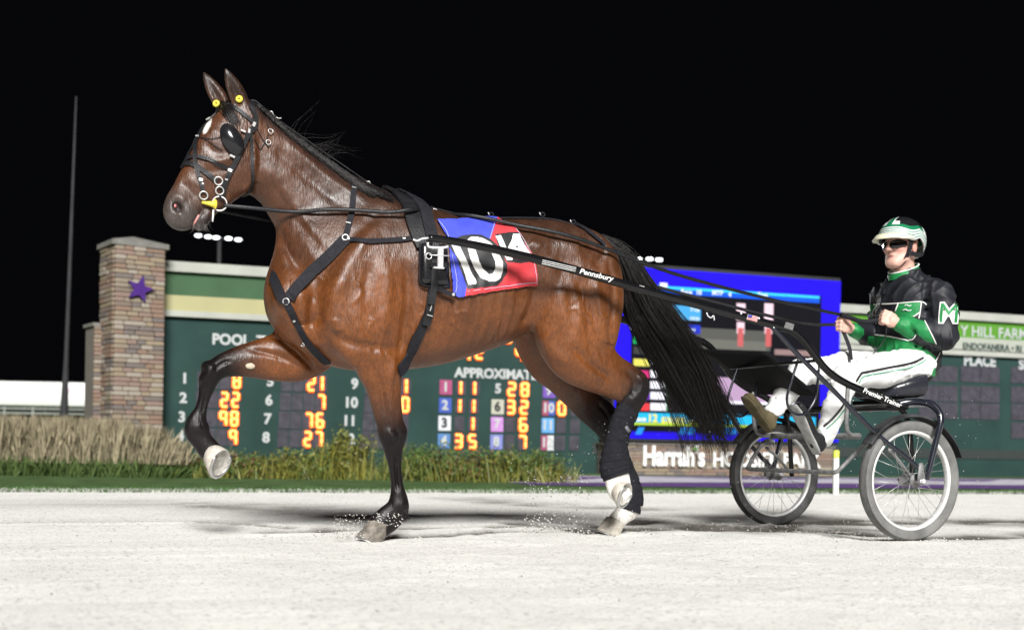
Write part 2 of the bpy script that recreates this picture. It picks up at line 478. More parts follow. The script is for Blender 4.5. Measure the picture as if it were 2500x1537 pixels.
rut_shade([(1150, 1215), (1320, 1232), (1560, 1240)], 0.008, 0.2, 0.3, 0.2, seed=11)  # soft grey band behind the horse: its shadow painted in
gz[:, -1] = 0.0
ni, nj = GX.shape; ii = np.arange(ni*nj).reshape(ni, nj)
GF = np.stack([ii[:-1, :-1], ii[1:, :-1], ii[1:, 1:], ii[:-1, 1:]], -1).reshape(-1, 4)
M_track = mat('track_dirt', (0.6, 0.58, 0.54), rough=0.95, var=0.06, scale=2.2, bump=0.5, bscale=90, attr='dirt', spec=0.2, detail=8)
def speckle(m, scale, lo, hi, dark):
    """scattered dark crumbs over the base colour"""
    nt = m.node_tree; b = nt.nodes['Principled BSDF']; src = b.inputs['Base Color'].links[0].from_socket
    tc = nt.nodes.new('ShaderNodeTexCoord'); mp = nt.nodes.new('ShaderNodeMapping'); mp.inputs['Scale'].default_value = (0.9, 1, 1)
    nz = nt.nodes.new('ShaderNodeTexNoise'); nz.inputs['Scale'].default_value = scale; nz.inputs['Detail'].default_value = 3; nz.inputs['Roughness'].default_value = 0.65
    mr = nt.nodes.new('ShaderNodeMapRange'); mr.inputs['From Min'].default_value = lo; mr.inputs['From Max'].default_value = hi
    mr.inputs['To Min'].default_value = 1.0; mr.inputs['To Max'].default_value = dark
    vm = nt.nodes.new('ShaderNodeVectorMath'); vm.operation = 'SCALE'
    L = nt.links.new; L(tc.outputs['Object'], mp.inputs['Vector']); L(mp.outputs['Vector'], nz.inputs['Vector']); L(nz.outputs['Fac'], mr.inputs['Value'])
    L(src, vm.inputs[0]); L(mr.outputs['Result'], vm.inputs['Scale']); L(vm.outputs['Vector'], b.inputs['Base Color'])
speckle(M_track, 48, 0.57, 0.70, 0.40); speckle(M_track, 17, 0.60, 0.76, 0.75); speckle(M_track, 110, 0.58, 0.68, 0.55)
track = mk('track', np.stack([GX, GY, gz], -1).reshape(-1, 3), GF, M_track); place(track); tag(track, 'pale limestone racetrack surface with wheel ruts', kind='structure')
dk = damp_shade.reshape(-1, 1); set_color(track, np.array([0.81, 0.80, 0.765])*(1-dk)+np.array([0.125, 0.115, 0.10])*dk, 'dirt')

M_lawn = mat('lawn', (0.066, 0.112, 0.042), spec=0.1, rough=0.9, var=0.35, scale=3, bump=0.8, bscale=60)
lawn = mk('lawn', [(-150, EDGE, 0.0), (150, EDGE, 0), (150, 250, 0), (-150, 250, 0)], [(0, 1, 2, 3)], M_lawn); place(lawn); tag(lawn, 'mown green lawn between track and tote board', kind='structure')
M_blade = mat('grass_blades', (0.06, 0.115, 0.035), spec=0.15, rough=0.8, var=0.4, scale=2.5)
def blades(name, n, fxy, hgt, m, label, seed=3, wid=0.006, par=None):
    rg = np.random.default_rng(seed); x, y = fxy(rg, n); a = rg.random(n)*6.28; h = hgt*(0.4+0.9*rg.random(n)); w = wid*(0.6+0.8*rg.random(n))
    bx, by = np.cos(a)*w, np.sin(a)*w; lx, ly = rg.normal(0, 0.35, n)*h, rg.normal(0, 0.35, n)*h; z = np.zeros(n)-0.004
    V = np.stack([np.stack([x-bx, y-by, z], 1), np.stack([x+bx, y+by, z], 1), np.stack([x+lx, y+ly, h], 1)], 1).reshape(-1, 3)
    o = mk(name, V, np.arange(3*n).reshape(-1, 3), m, par); return o
o = blades('lawn_grass', 60000, lambda r, n: (r.uniform(-9, 11, n), EDGE+r.random(n)**1.3*1.0), 0.024, M_blade, '', wid=0.008); place(o)
tag(o, 'short green grass along the inner edge of the track', kind='stuff')
M_dust = mat('dusted_grass', (0.34, 0.36, 0.31), rough=0.95, var=0.35, scale=5)
o = blades('dusty_verge', 16000, lambda r, n: (r.uniform(-9, 11, n), EDGE-0.03+np.abs(r.normal(0, 0.16, n))), 0.03, M_dust, '', seed=9, wid=0.008); place(o)
tag(o, 'pale dust-covered grass verge at the track edge', kind='stuff')
# painted purple and white strip on the lawn
M_purple = mat('purple_turf_paint', (0.085, 0.035, 0.16), rough=0.85, var=0.3, scale=6, bump=0.5, bscale=90)
M_pwhite = mat('white_turf_paint', (0.46, 0.44, 0.50), rough=0.85, var=0.25, scale=4, bump=0.5, bscale=90)
xl = B.G(1185, 1172)[0]; xs = np.linspace(xl, 24, 60)
def strip(name, f0, f1, z, m, lab):
    v = []; 
    for x in xs: v += [(x, f0(x), z), (x, f1(x), z)]
    o = mk(name, v, [(2*i, 2*i+2, 2*i+3, 2*i+1) for i in range(len(xs)-1)], m); place(o); tag(o, lab, kind='structure')
tp = lambda x: min(1.0, (x-xl)/3.0)**0.6
strip('painted_turf', lambda x: -6.5+0.7*(1-tp(x)), lambda x: -1.5-3.2*(1-tp(x)), 0.006, M_purple, 'purple painted strip of turf before the tote board')
strip('painted_turf_band', lambda x: -4.9+0.25*math.sin(x*0.9), lambda x: -4.9+0.25*math.sin(x*0.9)+0.1+2.3*tp(x)*(0.8+0.2*math.sin(x*1.7)), 0.010, M_pwhite, 'white wavy band painted on the purple turf')
strip('painted_turf_streak', lambda x: -2.35, lambda x: -2.3+0.5*tp(x)*(0.6+0.4*math.sin(x*1.1+1)), 0.010, M_pwhite, 'white far streak painted on the purple turf')

# ================================================================== tote board
M_green = mat('board_green_paint', (0.023, 0.049, 0.044), rough=0.7, var=0.16, scale=1.6, spec=0.06, detail=6)
M_trim = mat('board_trim', (0.36, 0.37, 0.33), spec=0.2, rough=0.6, var=0.1, scale=2)
M_bandg = mat('banner_dull_green', (0.048, 0.10, 0.05), spec=0.1, rough=0.6, var=0.15, scale=1.5)
M_bandl = mat('banner_bright_green', (0.085, 0.24, 0.03), spec=0.1, rough=0.6, var=0.06, scale=2)
M_cream = mat('banner_cream', (0.36, 0.34, 0.185), spec=0.1, rough=0.6, var=0.06, scale=2)
M_bwhite = mat('banner_white', (0.34, 0.36, 0.31), spec=0.1, rough=0.6, var=0.06, scale=2)
M_let = mat('board_lettering', (0.42, 0.44, 0.44), spec=0.1, rough=0.6, var=0.05)
M_cell = mat('lamp_panel', (0.055, 0.052, 0.065), spec=0.1, rough=0.5, var=0.25, scale=9)
M_cellgap = mat('lamp_panel_frame', (0.04, 0.04, 0.05), rough=0.5)
M_led = mat('led_amber_halo', (0.8, 0.25, 0.02), emit=(1.0, 0.09, 0.002), estr=1.7)  # orange halo of the numerals, painted as emission
M_ledc = mat('led_core', (1, 0.8, 0.3), emit=(1.0, 0.40, 0.08), estr=1.35)
board = B.empty('tote_board', 'long dark green racetrack tote board with amber numerals', 'tote board')
bp = lambda x, y, d=0.0: B.P(x, y, d)
XL, XR = bp(392, 900)[0], bp(2680, 900)[0]
def slab(name, x0, x1, z0, z1, d0, d1, m, par=board): return mk(name, *box(((x0+x1)/2, (d0+d1)/2, (z0+z1)/2), (x1-x0, abs(d1-d0), z1-z0)), m, par, smooth=False)
slab('panel', XL, XR, 0.0, 2.44, 0.0, 0.35, M_green)
zt = [3.13, 2.98, 2.63, 2.40, 2.31]
XM = bp(1450, 900)[0]
slab('top_trim', XL-0.02, XR, zt[1], zt[0], -0.12, 0.38, M_trim)
slab('sponsor_band', XL, XM, zt[2], zt[1], -0.05, 0.3, M_bandg); slab('sponsor_band', XM, XR, zt[2]+0.02, zt[1], -0.05, 0.3, M_bandl)
slab('sponsor_strip', XL, XM, zt[3], zt[2], -0.06, 0.3, M_cream); slab('sponsor_strip', XM, XR, zt[3]+0.02, zt[2]+0.02, -0.055, 0.3, M_bwhite)
slab('lower_trim', XL-0.02, XR, zt[4], zt[3], -0.08, 0.36, M_trim)
slab('skirting', XM, XR, 0.34, 0.52, -0.015, 0.05, mat('board_skirting', (0.02, 0.028, 0.026), rough=0.7))
def letters(s, x, y, h_px, m, par=board, d=-0.012, bold=0.012, align='CENTER', wpx=None, name='lettering', ex=0.004, fr=None, shear=0.0):
    """raised letters on a face, centred at a surveyed point; h_px = cap height"""
    fr = fr or B; c = fr.P(x, y, d); h = abs(fr.P(x, y-h_px/2, d)[2]-fr.P(x, y+h_px/2, d)[2])
    vf = text_vf(s, h/0.69, ex, align, bold*h, shear); v = np.array(vf[0])
    sx = 1.0
    if wpx: sx = abs(fr.P(x+wpx/2, y, d)[0]-fr.P(x-wpx/2, y, d)[0])/(v[:, 0].max()-v[:, 0].min())
    return mk(name, *xf(vf, basis(c, (sx, 0, 0), (0, 0, 1), (0, -1, 0))), m, par, smooth=False)
letters('POOL', 564, 830, 25, M_let, wpx=92, bold=0.055); letters('TOTALS', 626, 833, 25, M_let, align='LEFT', bold=0.055)
letters('APPROXIMATE', 1212, 913, 22, M_let, wpx=203, bold=0.055); letters('ODDS', 1328, 917, 22, M_let, align='LEFT', bold=0.055)
letters('PLACE', 2392, 882, 23, M_let, bold=0.055); letters('SHOW', 2487, 890, 23, M_let, align='LEFT', bold=0.055)
letters('Y HILL FARMS', 2345, 808, 25, M_let, d=-0.06, align='LEFT', bold=0.02); letters('ENDOFANERA • RI', 2350, 844, 15, M_green, d=-0.065, align='LEFT', bold=0.02)
SEG = {'0': 'abcdef', '1': 'bc', '2': 'abged', '3': 'abgcd', '4': 'fgbc', '5': 'afgcd', '6': 'afgedc', '7': 'abc', '8': 'abcdefg', '9': 'abfgc'}
def digit(ch, x, y, hpx, wpx):
    c = bp(x, y, -0.02); h = abs(bp(x, y-hpx/2)[2]-bp(x, y+hpx/2)[2]); w = abs(bp(x+wpx/2, y)[0]-bp(x-wpx/2, y)[0])
    if ch == '1': w *= 0.0
    P = {'a': ((-1, 1), (1, 1)), 'b': ((1, 1), (1, 0)), 'c': ((1, 0), (1, -1)), 'd': ((-1, -1), (1, -1)), 'e': ((-1, 0), (-1, -1)), 'f': ((-1, 1), (-1, 0)), 'g': ((-1, 0), (1, 0))}
    out, core = MB(), MB()
    for s in SEG[ch]:
        (x0, y0), (x1, y1) = P[s]; p = [c+[x0*w/2, 0, y0*h/2], c+[x1*w/2, 0, y1*h/2]]
        out.add(sweep(p, h*0.15, 6, ry=0.012, up=(0, 0, 1) if y0 == y1 else (1, 0, 0)))  # wide outer layer paints the glow around each lamp row
        core.add(sweep([q-[0, 0.02, 0] for q in p], h*0.045, 6, ry=0.010, up=(0, 0, 1) if y0 == y1 else (1, 0, 0)))
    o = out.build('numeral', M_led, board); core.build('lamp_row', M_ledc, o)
def cell(x0, x1, y0, y1, n):
    a = bp(x0, (y0+y1)/2); b = bp(x1, (y0+y1)/2); z0, z1 = bp((x0+x1)/2, y1)[2], bp((x0+x1)/2, y0)[2]
    for i in range(n):
        xa = a[0]+(b[0]-a[0])*i/n; xb = a[0]+(b[0]-a[0])*(i+1)/n; slab('lamp_panel', xa+0.008, xb-0.008, z0, z1, -0.012, 0.0, M_cell)
ROW = lambda x: [924+(x-451)*0.0326, 971.5+(x-451)*0.0275, 1018+(x-451)*0.0225, 1064.5+(x-451)*0.0178]
pool = {0: ['8', '22', '98', '9'], 1: ['21', '7', '76', '27'], 2: ['21', '30', '', '']}
for ci, (xl_, xc, xn) in enumerate([(451, 480, 578), (660, 685, 787), (866, 890, 992)]):
    for r in range(4):
        y = ROW(xl_)[r]; letters(str(ci*4+r+1), xl_-r*3.5+(0 if ci*4+r < 9 else -6), y, 24, M_let, bold=0.055)
        xx = xn-r*3; yy = ROW(xx)[r]; cell(xc-r*3, xx+12, yy-21, yy+21, 4)
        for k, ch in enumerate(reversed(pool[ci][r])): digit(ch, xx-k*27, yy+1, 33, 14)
COLS = {1: (0.30, 0.05, 0.14), 2: (0.035, 0.075, 0.36), 3: (0.55, 0.56, 0.60), 4: (0.07, 0.17, 0.38), 5: None, 6: (0.40, 0.40, 0.33), 7: (0.44, 0.20, 0.50), 8: (0.16, 0.18, 0.45), 9: (0.13, 0.06, 0.33), 10: (0.28, 0.05, 0.10), 11: (0.10, 0.30, 0.60), 12: (0.28, 0.05, 0.12)}
M_ink = mat('plate_black_ink', (0.02, 0.02, 0.025), rough=0.6)
odds = ['11', '11', '1', '35', '28', '32', '6', '7', '', '04', '', '']
for ci, (xq, xd0, xd1) in enumerate([(1088, 1125, 1159), (1216, 1249, 1281), (1340, 1373, 1407)]):
    for r in range(4):
        k = ci*4+r+1; xx = xq-r*1.5; y = ROW(xx)[r]+ (0 if ci else 0)
        if COLS[k]:
            a, b = bp(xx-15, y), bp(xx+15, y); z0, z1 = bp(xx, y+18)[2], bp(xx, y-18)[2]
            pl = slab('number_plate', a[0], b[0], z0, z1, -0.014, 0.0, mat('plate_%s' % ['', 'crimson', 'blue', 'white', 'sky', '', 'sand', 'pink', 'lilac', 'purple', 'red_blue', 'cyan', 'red_white'][k], COLS[k], rough=0.5))
            if k == 10: slab('plate_half', (a[0]+b[0])/2, b[0], z0, z1, -0.017, -0.0145, mat('plate_blue_half', (0.04, 0.08, 0.36), rough=0.5), pl)
            if k == 12: slab('plate_half', (a[0]+b[0])/2, b[0], z0, z1, -0.017, -0.0145, mat('plate_white_half', (0.55, 0.55, 0.58), rough=0.5), pl)
        letters(str(k), xx, y, 22, M_ink if k in (3, 6) else M_let, d=-0.020, bold=0.055)
        for xd, ch in zip((xd1-r*2, xd0-r*2), reversed(odds[k-1].rjust(2))):
            yy = ROW(xd)[r]; cell(xd-13, xd+13, yy-18, yy+18, 1)
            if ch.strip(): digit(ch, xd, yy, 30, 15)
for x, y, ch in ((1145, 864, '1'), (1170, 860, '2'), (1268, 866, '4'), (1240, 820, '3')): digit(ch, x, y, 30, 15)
for xc in (2290, 2392, 2515):
    for r in range(4 if xc > 2500 else 3):
        y = [915, 963, 1005, 1050][r]+(xc-2392)*0.02; cell(xc-48, xc+48, y-21, y+18, 2)

# ------------------------------------------------------------------ video screen beside the board, on a stone plinth
SD = -0.55
screen = B.empty('video_screen', 'large lit video screen with blue border on stone plinth', 'screen')
sp = lambda x, y, d=SD: B.P(x, y, d)
def emis(name, rgb, s): return mat(name, (0.004, 0.004, 0.005), rough=0.9, emit=rgb, estr=s*1.0, var=0.0, spec=0.0)
def scr(name, x0, y0, x1, y1, m, layer, par=screen, sk=0.0):
    """rectangle on the screen from its surveyed top-left and bottom-right corners"""
    a, b = sp(x0, y0), sp(x1, y1); d = SD-0.004*layer
    return mk(name, [(a[0]+sk, d, a[2]), (a[0], d, b[2]), (b[0], d, b[2]), (b[0]+sk, d, a[2])], [(0, 1, 2, 3)], m, par, smooth=False)
a, b = sp(1505, 649), sp(2047, 1072)
zs1 = sp(2047, 685)[2]; zs0 = sp(1700, 1072)[2]
slab('cabinet', a[0]-0.03, b[0]+0.0, zs0-0.05, zs1+0.05, SD+0.02, 0.05, mat('screen_cabinet', (0.012, 0.013, 0.014), rough=0.6), screen)
M_sblue = emis('screen_blue', (0.022, 0.008, 0.90), 1.0)
nb = 58
for i in range(nb):      # rows of LED modules in the border
    z0 = zs0+(zs1-zs0)*i/nb; z1 = z0+(zs1-zs0)/nb*0.80
    mk('led_row', [(a[0], SD, z1), (a[0], SD, z0), (b[0], SD, z0), (b[0], SD, z1)], [(0, 1, 2, 3)], M_sblue, screen, smooth=False)
M_sblk = emis('screen_black', (0.006, 0.006, 0.008), 1.0)
scr('picture', 1543, 692, 2000, 1062, M_sblk, 1)
hd = scr('header_bar', 1546, 700, 2000, 740, emis('screen_header_blue', (0.01, 0.10, 0.75), 1.0), 2)
scr('header_glow', 1560, 694, 2000, 729, emis('screen_cyan', (0.05, 0.62, 1.0), 1.0), 3)
scr('header_shade', 1560, 710, 2000, 738, emis('screen_mid_blue', (0.01, 0.16, 0.78), 1.0), 4)
scr('logo', 1610, 690, 1628, 702, emis('screen_white', (0.9, 0.9, 1.0), 1.0), 5)
M_stx = emis('screen_text', (0.75, 0.85, 1.0), 1.0)
for s, x, y in (('Race', 1676, 712), ('10', 1706, 714), ('MTP', 1752, 715), ('4', 1782, 719), ('Test', 1862, 720)): letters(s, x, y, 11, M_stx, screen, d=SD-0.024, bold=0.03)
scr('info_panel', 1600, 742, 1710, 783, emis('screen_sky', (0.07, 0.36, 0.70), 1.0), 3); scr('info_panel', 1655, 791, 1709, 815, emis('screen_royal', (0.02, 0.04, 0.55), 1.0), 3)
letters('TTB', 1696, 756, 10, M_stx, screen, d=SD-0.02); letters('ODD', 1696, 778, 8, M_stx, screen, d=SD-0.02); letters('299', 1690, 806, 8, M_stx, screen, d=SD-0.02)
scr('video_picture', 1640, 796, 1880, 857, emis('screen_grey', (0.10, 0.10, 0.088), 1.0), 2); scr('video_haze', 1660, 824, 1870, 857, emis('screen_light_grey', (0.15, 0.15, 0.13), 1.0), 3)
M_spk, M_srd = emis('screen_pink', (0.85, 0.62, 0.70), 1.0), emis('screen_red', (0.55, 0.12, 0.12), 1.0)
for x in (1807, 1875):
    scr('video_figure', x-10, 740, x+11, 782, M_spk, 5); scr('video_figure', x-9, 786, x+9, 815, M_spk, 4); scr('video_figure', x-7, 800, x+6, 846, M_srd, 5)
scr('video_figure', 1890, 852, 1990, 870, emis('screen_tan', (0.30, 0.20, 0.19), 1.0), 4)
rowc = [(0.02, 0.55, 0.16), (0.05, 0.05, 0.05), (0.70, 0.65, 0.12), (0.55, 0.03, 0.16), (0.03, 0.03, 0.03), (0.14, 0.03, 0.45), (0.80, 0.05, 0.06)]
M_swh = emis('screen_white_bar', (0.88, 0.86, 0.95), 1.0)
for i, c in enumerate(rowc):
    y = [831, 856, 885, 913, 940, 966, 993][i]; scr('list_tab', 1546, y-10, 1584, y+9, emis('screen_tab', c, 1.0), 4); scr('list_bar', 1587, y-10, 1625, y+9, M_swh, 4)
scr('list_rule', 1627, 900, 1629, 1003, emis('screen_green_rule', (0.05, 0.25, 0.08), 1.0), 4)
scr('pink_panel', 1745, 920, 1930, 985, emis('screen_mauve', (0.45, 0.30, 0.46), 1.0), 4); scr('white_bar', 1825, 922, 1832, 950, M_swh, 5); scr('white_bar', 1770, 978, 1950, 990, M_swh, 5)
scr('ticker', 1542, 1006, 1990, 1040, emis('screen_ticker', (0.02, 0.45, 0.80), 1.0), 3); scr('ticker_rule', 1542, 1036, 1990, 1041, emis('screen_lime', (0.45, 0.65, 0.05), 1.0), 4)
M_syl = emis('screen_yellow', (0.85, 0.75, 0.10), 1.0)
letters('Race', 1562, 1022, 12, M_swh, screen, d=SD-0.024, bold=0.03); letters('12', 1593, 1021, 19, M_syl, screen, d=SD-0.024, bold=0.04); letters('$20,000 Gua', 1614, 1025, 14, M_syl, screen, d=SD-0.024, align='LEFT', bold=0.04)
for x in (1550, 1655, 1676, 1760, 1780): scr('chevron', x, 1042, x+15, 1060, emis('screen_chevron', (0.02, 0.25, 0.75), 1.0), 3, sk=0.06)

M_stone = [mat('stone_%d' % i, c, rough=0.85, spec=0.15, var=0.3, scale=12, bump=0.5, bscale=40) for i, c in enumerate([(0.26, 0.215, 0.165), (0.20, 0.16, 0.13), (0.32, 0.28, 0.235), (0.24, 0.165, 0.125), (0.17, 0.145, 0.135), (0.28, 0.225, 0.16), (0.25, 0.18, 0.15)])]
M_mortar = mat('mortar', (0.14, 0.125, 0.11), rough=0.95)
stone_me = []
for m in M_stone:
    o_ = mk('stone', *box((0, 0, 0), (1, 1, 1)), m, None, smooth=False)
    bm = bmesh.new(); bm.from_mesh(o_.data); bmesh.ops.bevel(bm, geom=bm.edges[:], offset=0.09, segments=1, affect='EDGES'); bm.to_mesh(o_.data); bm.free()
    stone_me.append(o_.data); bpy.data.objects.remove(o_)
def stones(par, o, ex, W, H_, rows, per, seed, depth=0.06, nrm=(0, -1, 0)):
    """courses of split stone laid on a face: o lower-left corner, ex along the face, nrm outwards"""
    rg = random.Random(seed); ex = np.asarray(ex, float); nv = np.asarray(nrm, float); rh_ = H_/rows; an = math.atan2(ex[1], ex[0])
    for r in range(rows):
        cuts = sorted(rg.uniform(0.08, 0.92) for _ in range(per-1)); cuts = [0]+[(k+1)/per*0.6+c*0.4 for k, c in enumerate(cuts)]+[1]
        for a_, b_ in zip(cuts[:-1], cuts[1:]):
            w = (b_-a_)*W; pr = rg.uniform(0.0, 0.02); c = np.asarray(o)+ex*((a_+b_)/2*W)+np.array([0, 0, (r+0.5)*rh_])+nv*pr
            s = bpy.data.objects.new('stone', rg.choice(stone_me)); COL.objects.link(s); s.parent = par
            s.location = c; s.scale = (w-0.008, depth, rh_-0.007); s.rotation_euler = (0, 0, an)
plinth = B.empty('stone_plinth', 'long stacked-stone plinth under the video screen with white lettering', 'plinth')
PD = -0.75
pa, pb = B.P(1500, 1150, PD), B.P(2034, 1150, PD); zp = B.P(1760, 1084, PD)[2]
slab('core', pa[0], pb[0], 0.0, zp-0.03, PD+0.05, -0.02, M_mortar, plinth); slab('coping', pa[0]-0.03, pb[0]+0.03, zp-0.03, zp, PD-0.03, 0.0, M_mortar, plinth)
stones(plinth, (pa[0], PD+0.04, 0.0), (1, 0, 0), pb[0]-pa[0], zp-0.03, 9, 16, 3)
M_sgn = mat('sign_white', (0.80, 0.80, 0.78), rough=0.5, var=0.03)
letters("Harrah's", 1645, 1115, 46, M_sgn, plinth, d=PD-0.03, wpx=150, bold=0.045, ex=0.02); letters('HOOSIER PARK', 1872, 1124, 34, M_sgn, plinth, d=PD-0.03, wpx=262, bold=0.03, ex=0.02)
lf_ = MB()
for a_ in (-50, 0, 50, 90): 
    c = B.P(1697, 1098, PD-0.05); t_ = math.radians(90-a_); lf_.add(ball(c+np.array([math.cos(t_)*0.03, 0, math.sin(t_)*0.03]), (0.02, 0.008, 0.02), 8, 5))
lf_.build('leaf_mark', mat('leaf_green', (0.18, 0.45, 0.06), rough=0.5), plinth)

# ------------------------------------------------------------------ stone pillar with star
PF = Frame(*(B.R @ B.P(334, 1100, -0.55)+B.o)[:2], 36.0)
pillar = PF.empty('stone_pillar', 'tall stacked-stone pillar with purple star and sloped cap', 'pillar')
ptop = PF.P(334, 602, 0.0)[2]; PW, PDp = 0.73, 0.62
mk('core', *box((0, PDp/2+0.02, ptop/2), (PW-0.06, PDp-0.06, ptop)), M_mortar, pillar, smooth=False)
stones(pillar, (-PW/2, 0.0, 0), (1, 0, 0), PW, ptop, 48, 4, 5)
stones(pillar, (-PW/2+0.02, PDp, 0), (0, -1, 0), PDp, ptop, 48, 2, 6, nrm=(-1, 0, 0))
M_cap = mat('pillar_cap', (0.17, 0.165, 0.15), rough=0.8, var=0.2, scale=8, bump=0.4)
ov = 0.05; cv = [(-PW/2-ov, -ov, ptop), (PW/2+ov, -ov, ptop), (PW/2+ov, PDp+ov, ptop), (-PW/2-ov, PDp+ov, ptop)]
cv += [(x, y, ptop+0.07) for x, y, z in cv]+[(0, PDp/2, ptop+0.19)]
mk('cap', cv, [(0, 3, 2, 1), (0, 1, 5, 4), (1, 2, 6, 5), (2, 3, 7, 6), (3, 0, 4, 7), (4, 5, 8), (5, 6, 8), (6, 7, 8), (7, 4, 8)], M_cap, pillar, smooth=False)
sc = PF.P(341, 706, -0.05); sr = 34*17.3/2900
st = [(sr*(1 if k % 2 == 0 else 0.42)*math.sin(math.radians(36*k+14)), sr*(1 if k % 2 == 0 else 0.42)*math.cos(math.radians(36*k+14))) for k in range(10)]
mk('star', *prism(st, -0.03, 0.03, lambda x, y, d: (sc[0]+x, sc[1]+d, sc[2]+y)), mat('star_purple', (0.06, 0.022, 0.165), rough=0.6, spec=0.1), pillar, smooth=False)
but = PF.empty('stone_buttress', 'lower grey stone pier just left of the starred pillar', 'pier')
bt = PF.P(232, 795, 0.55)[2]; bx_ = PF.P(226, 900, 0.55)[0]
mk('core', *box((bx_+0.16, 0.75, bt/2), (0.30, 0.4, bt)), M_mortar, but, smooth=False)
stones(but, (bx_, 0.53, 0), (1, 0, 0), 0.33, bt, 34, 2, 8)
mk('cap', *box((bx_+0.165, 0.75, bt+0.02), (0.36, 0.5, 0.05)), M_cap, but, smooth=False)

# ------------------------------------------------------------------ light pole, awning, floodlights
def wp(x, y, d):                  # a surveyed point at distance d
    o, r = WORLD.ray(x, y); return o+r*(d/r[1])
M_pole = mat('pole_steel', (0.022, 0.022, 0.025), rough=0.8, metal=0.0, var=0.3, scale=2)
a, b = wp(156, 1020, 24), wp(186, 236, 24); a0 = a.copy(); a0[2] = 0
pole = tag(mk('light_pole', *sweep([a0, a, a*0.8+b*0.2, b], [0.10, 0.085, 0.042, 0.016], 12), M_pole), 'slender dark tapering pole left of the stone pillar', 'pole')
AW = Frame(*wp(110, 1060, 46)[:2], 4.0)
awn = AW.empty('white_awning', 'bright white awning with faint coloured lettering behind a railing', 'awning')
z0, z1 = AW.P(110, 992, 0)[2], AW.P(110, 932, 0)[2]; xa, xb = AW.P(-260, 960, 0)[0], AW.P(300, 960, 0)[0]
prof = [(0.0, z1), (-0.06, z1-0.03), (-0.08, z1-0.5), (-0.06, z0+0.25), (0.02, z0+0.06), (0.10, z0)]
v = [(x, y, z) for x in (xa, xb) for y, z in prof]+[(xa, 3.0, z1), (xb, 3.0, z1)]; n = len(prof)
M_awn = mat('awning_fabric', (0.82, 0.82, 0.80), rough=0.7, var=0.02)
mk('canopy', v, [(i, i+1, n+i+1, n+i) for i in range(n-1)]+[(0, n, 2*n+1, 2*n)], M_awn, awn, smooth=False)
for s, x, y, c in (('S', -2, 954, (0.45, 0.42, 0.55)), ('PLAY', 184, 956, (0.80, 0.45, 0.62)), ('GO', 78, 955, (0.66, 0.80, 0.52))):
    letters(s, x, y, 12, mat('awning_print', c, rough=0.7), awn, d=-0.10, fr=AW, bold=0.03)
for x in np.arange(xa+0.5, xb, 2.4): mk('post', *sweep([(x, 1.2, 0), (x, 1.2, z1-0.02)], 0.06, 8), M_trim, awn)
rail = AW.empty('railing', 'thin grey railing in front of the white awning', 'railing')
zr = AW.P(110, 998, -1.0)[2]
M_rail = mat('rail_grey', (0.25, 0.27, 0.24), rough=0.6)
for z in (zr, zr-0.17, zr-0.6): mk('rail', *sweep([(xa, -1, z), (xb, -1, z)], 0.035, 6), M_rail, rail)
for x in np.arange(xa+0.3, xb, 1.05): mk('post', *sweep([(x, -1, 0), (x, -1, zr+0.08)], 0.03, 6), M_rail, rail)
FLOOD = 30000.0
M_flood = mat('floodlight_lens', (1, 1, 1), emit=(0.93, 0.98, 1.0), estr=5.0)
M_mast = mat('mast_dark', (0.02, 0.02, 0.022), rough=0.6)
for lamps, xm, lab in (([(484, 575), (508, 578), (528, 580), (558, 582), (582, 585)], 533, 'row of five white floodlights under the horse\'s muzzle'), ([(1559, 632), (1586, 632), (1609, 634)], 1585, 'row of three white floodlights above the video screen')):
    D_ = 110.0; base = wp(xm, 600, D_); e = bpy.data.objects.new('floodlight_mast', None); COL.objects.link(e); e.location = (base[0], D_, 0); tag(e, lab, 'floodlight', 'floodlight masts far behind the tote board')
    zt_ = wp(xm, lamps[len(lamps)//2][1], D_)[2]
    mk('mast', *sweep([(0, 0.4, 0), (0, 0.4, zt_)], [0.3, 0.16], 8), M_mast, e); p0, p1 = wp(*lamps[0], D_), wp(*lamps[-1], D_)
    mk('crossarm', *sweep([(p0[0]-base[0], 0.4, p0[2]), (p1[0]-base[0], 0.4, p1[2])], 0.07, 6), M_mast, e)
    fl = bpy.data.lights.new('floodlight', 'SPOT'); fl.energy = FLOOD; fl.spot_size = math.radians(50); fl.spot_blend = 0.5; fl.shadow_soft_size = 1.6; fl.color = (0.95, 0.98, 1.0)
    fo = bpy.data.objects.new('floodlight_beam', fl); COL.objects.link(fo); fo.parent = e; fo.location = (0, -0.6, zt_); fo.rotation_euler = (Vector((0.5, 5.8, 0.5))-Vector((base[0], D_, zt_))).to_track_quat('-Z', 'Y').to_euler()
    for x, y in lamps:
        q = wp(x, y, D_); lo = mk('lamp', *ball((q[0]-base[0], 0, q[2]), (0.30, 0.12, 0.11), 14, 8), M_flood, e)
        mk('housing', *ball((q[0]-base[0], 0.14, q[2]), (0.40, 0.12, 0.18), 10, 6), M_mast, lo)

# white marker post with yellow top
mp_ = wp(2040, 1206, 12.25); tz = wp(2040, 1098, 12.25)[2]; yz = wp(2040, 1117, 12.25)[2]
e = bpy.data.objects.new('marker_post', None); COL.objects.link(e); e.location = (mp_[0], 12.25, 0); tag(e, 'white marker post with lime yellow top at the track edge', 'post')
mk('post', *lathe([(0.03, 0), (0.03, yz)], 14), mat('post_white', (0.8, 0.8, 0.78), rough=0.5), e); mk('cap', *lathe([(0.031, yz), (0.031, tz-0.01), (0.02, tz), (0.0, tz)], 14), mat('post_lime', (0.62, 0.72, 0.08), rough=0.5), e)

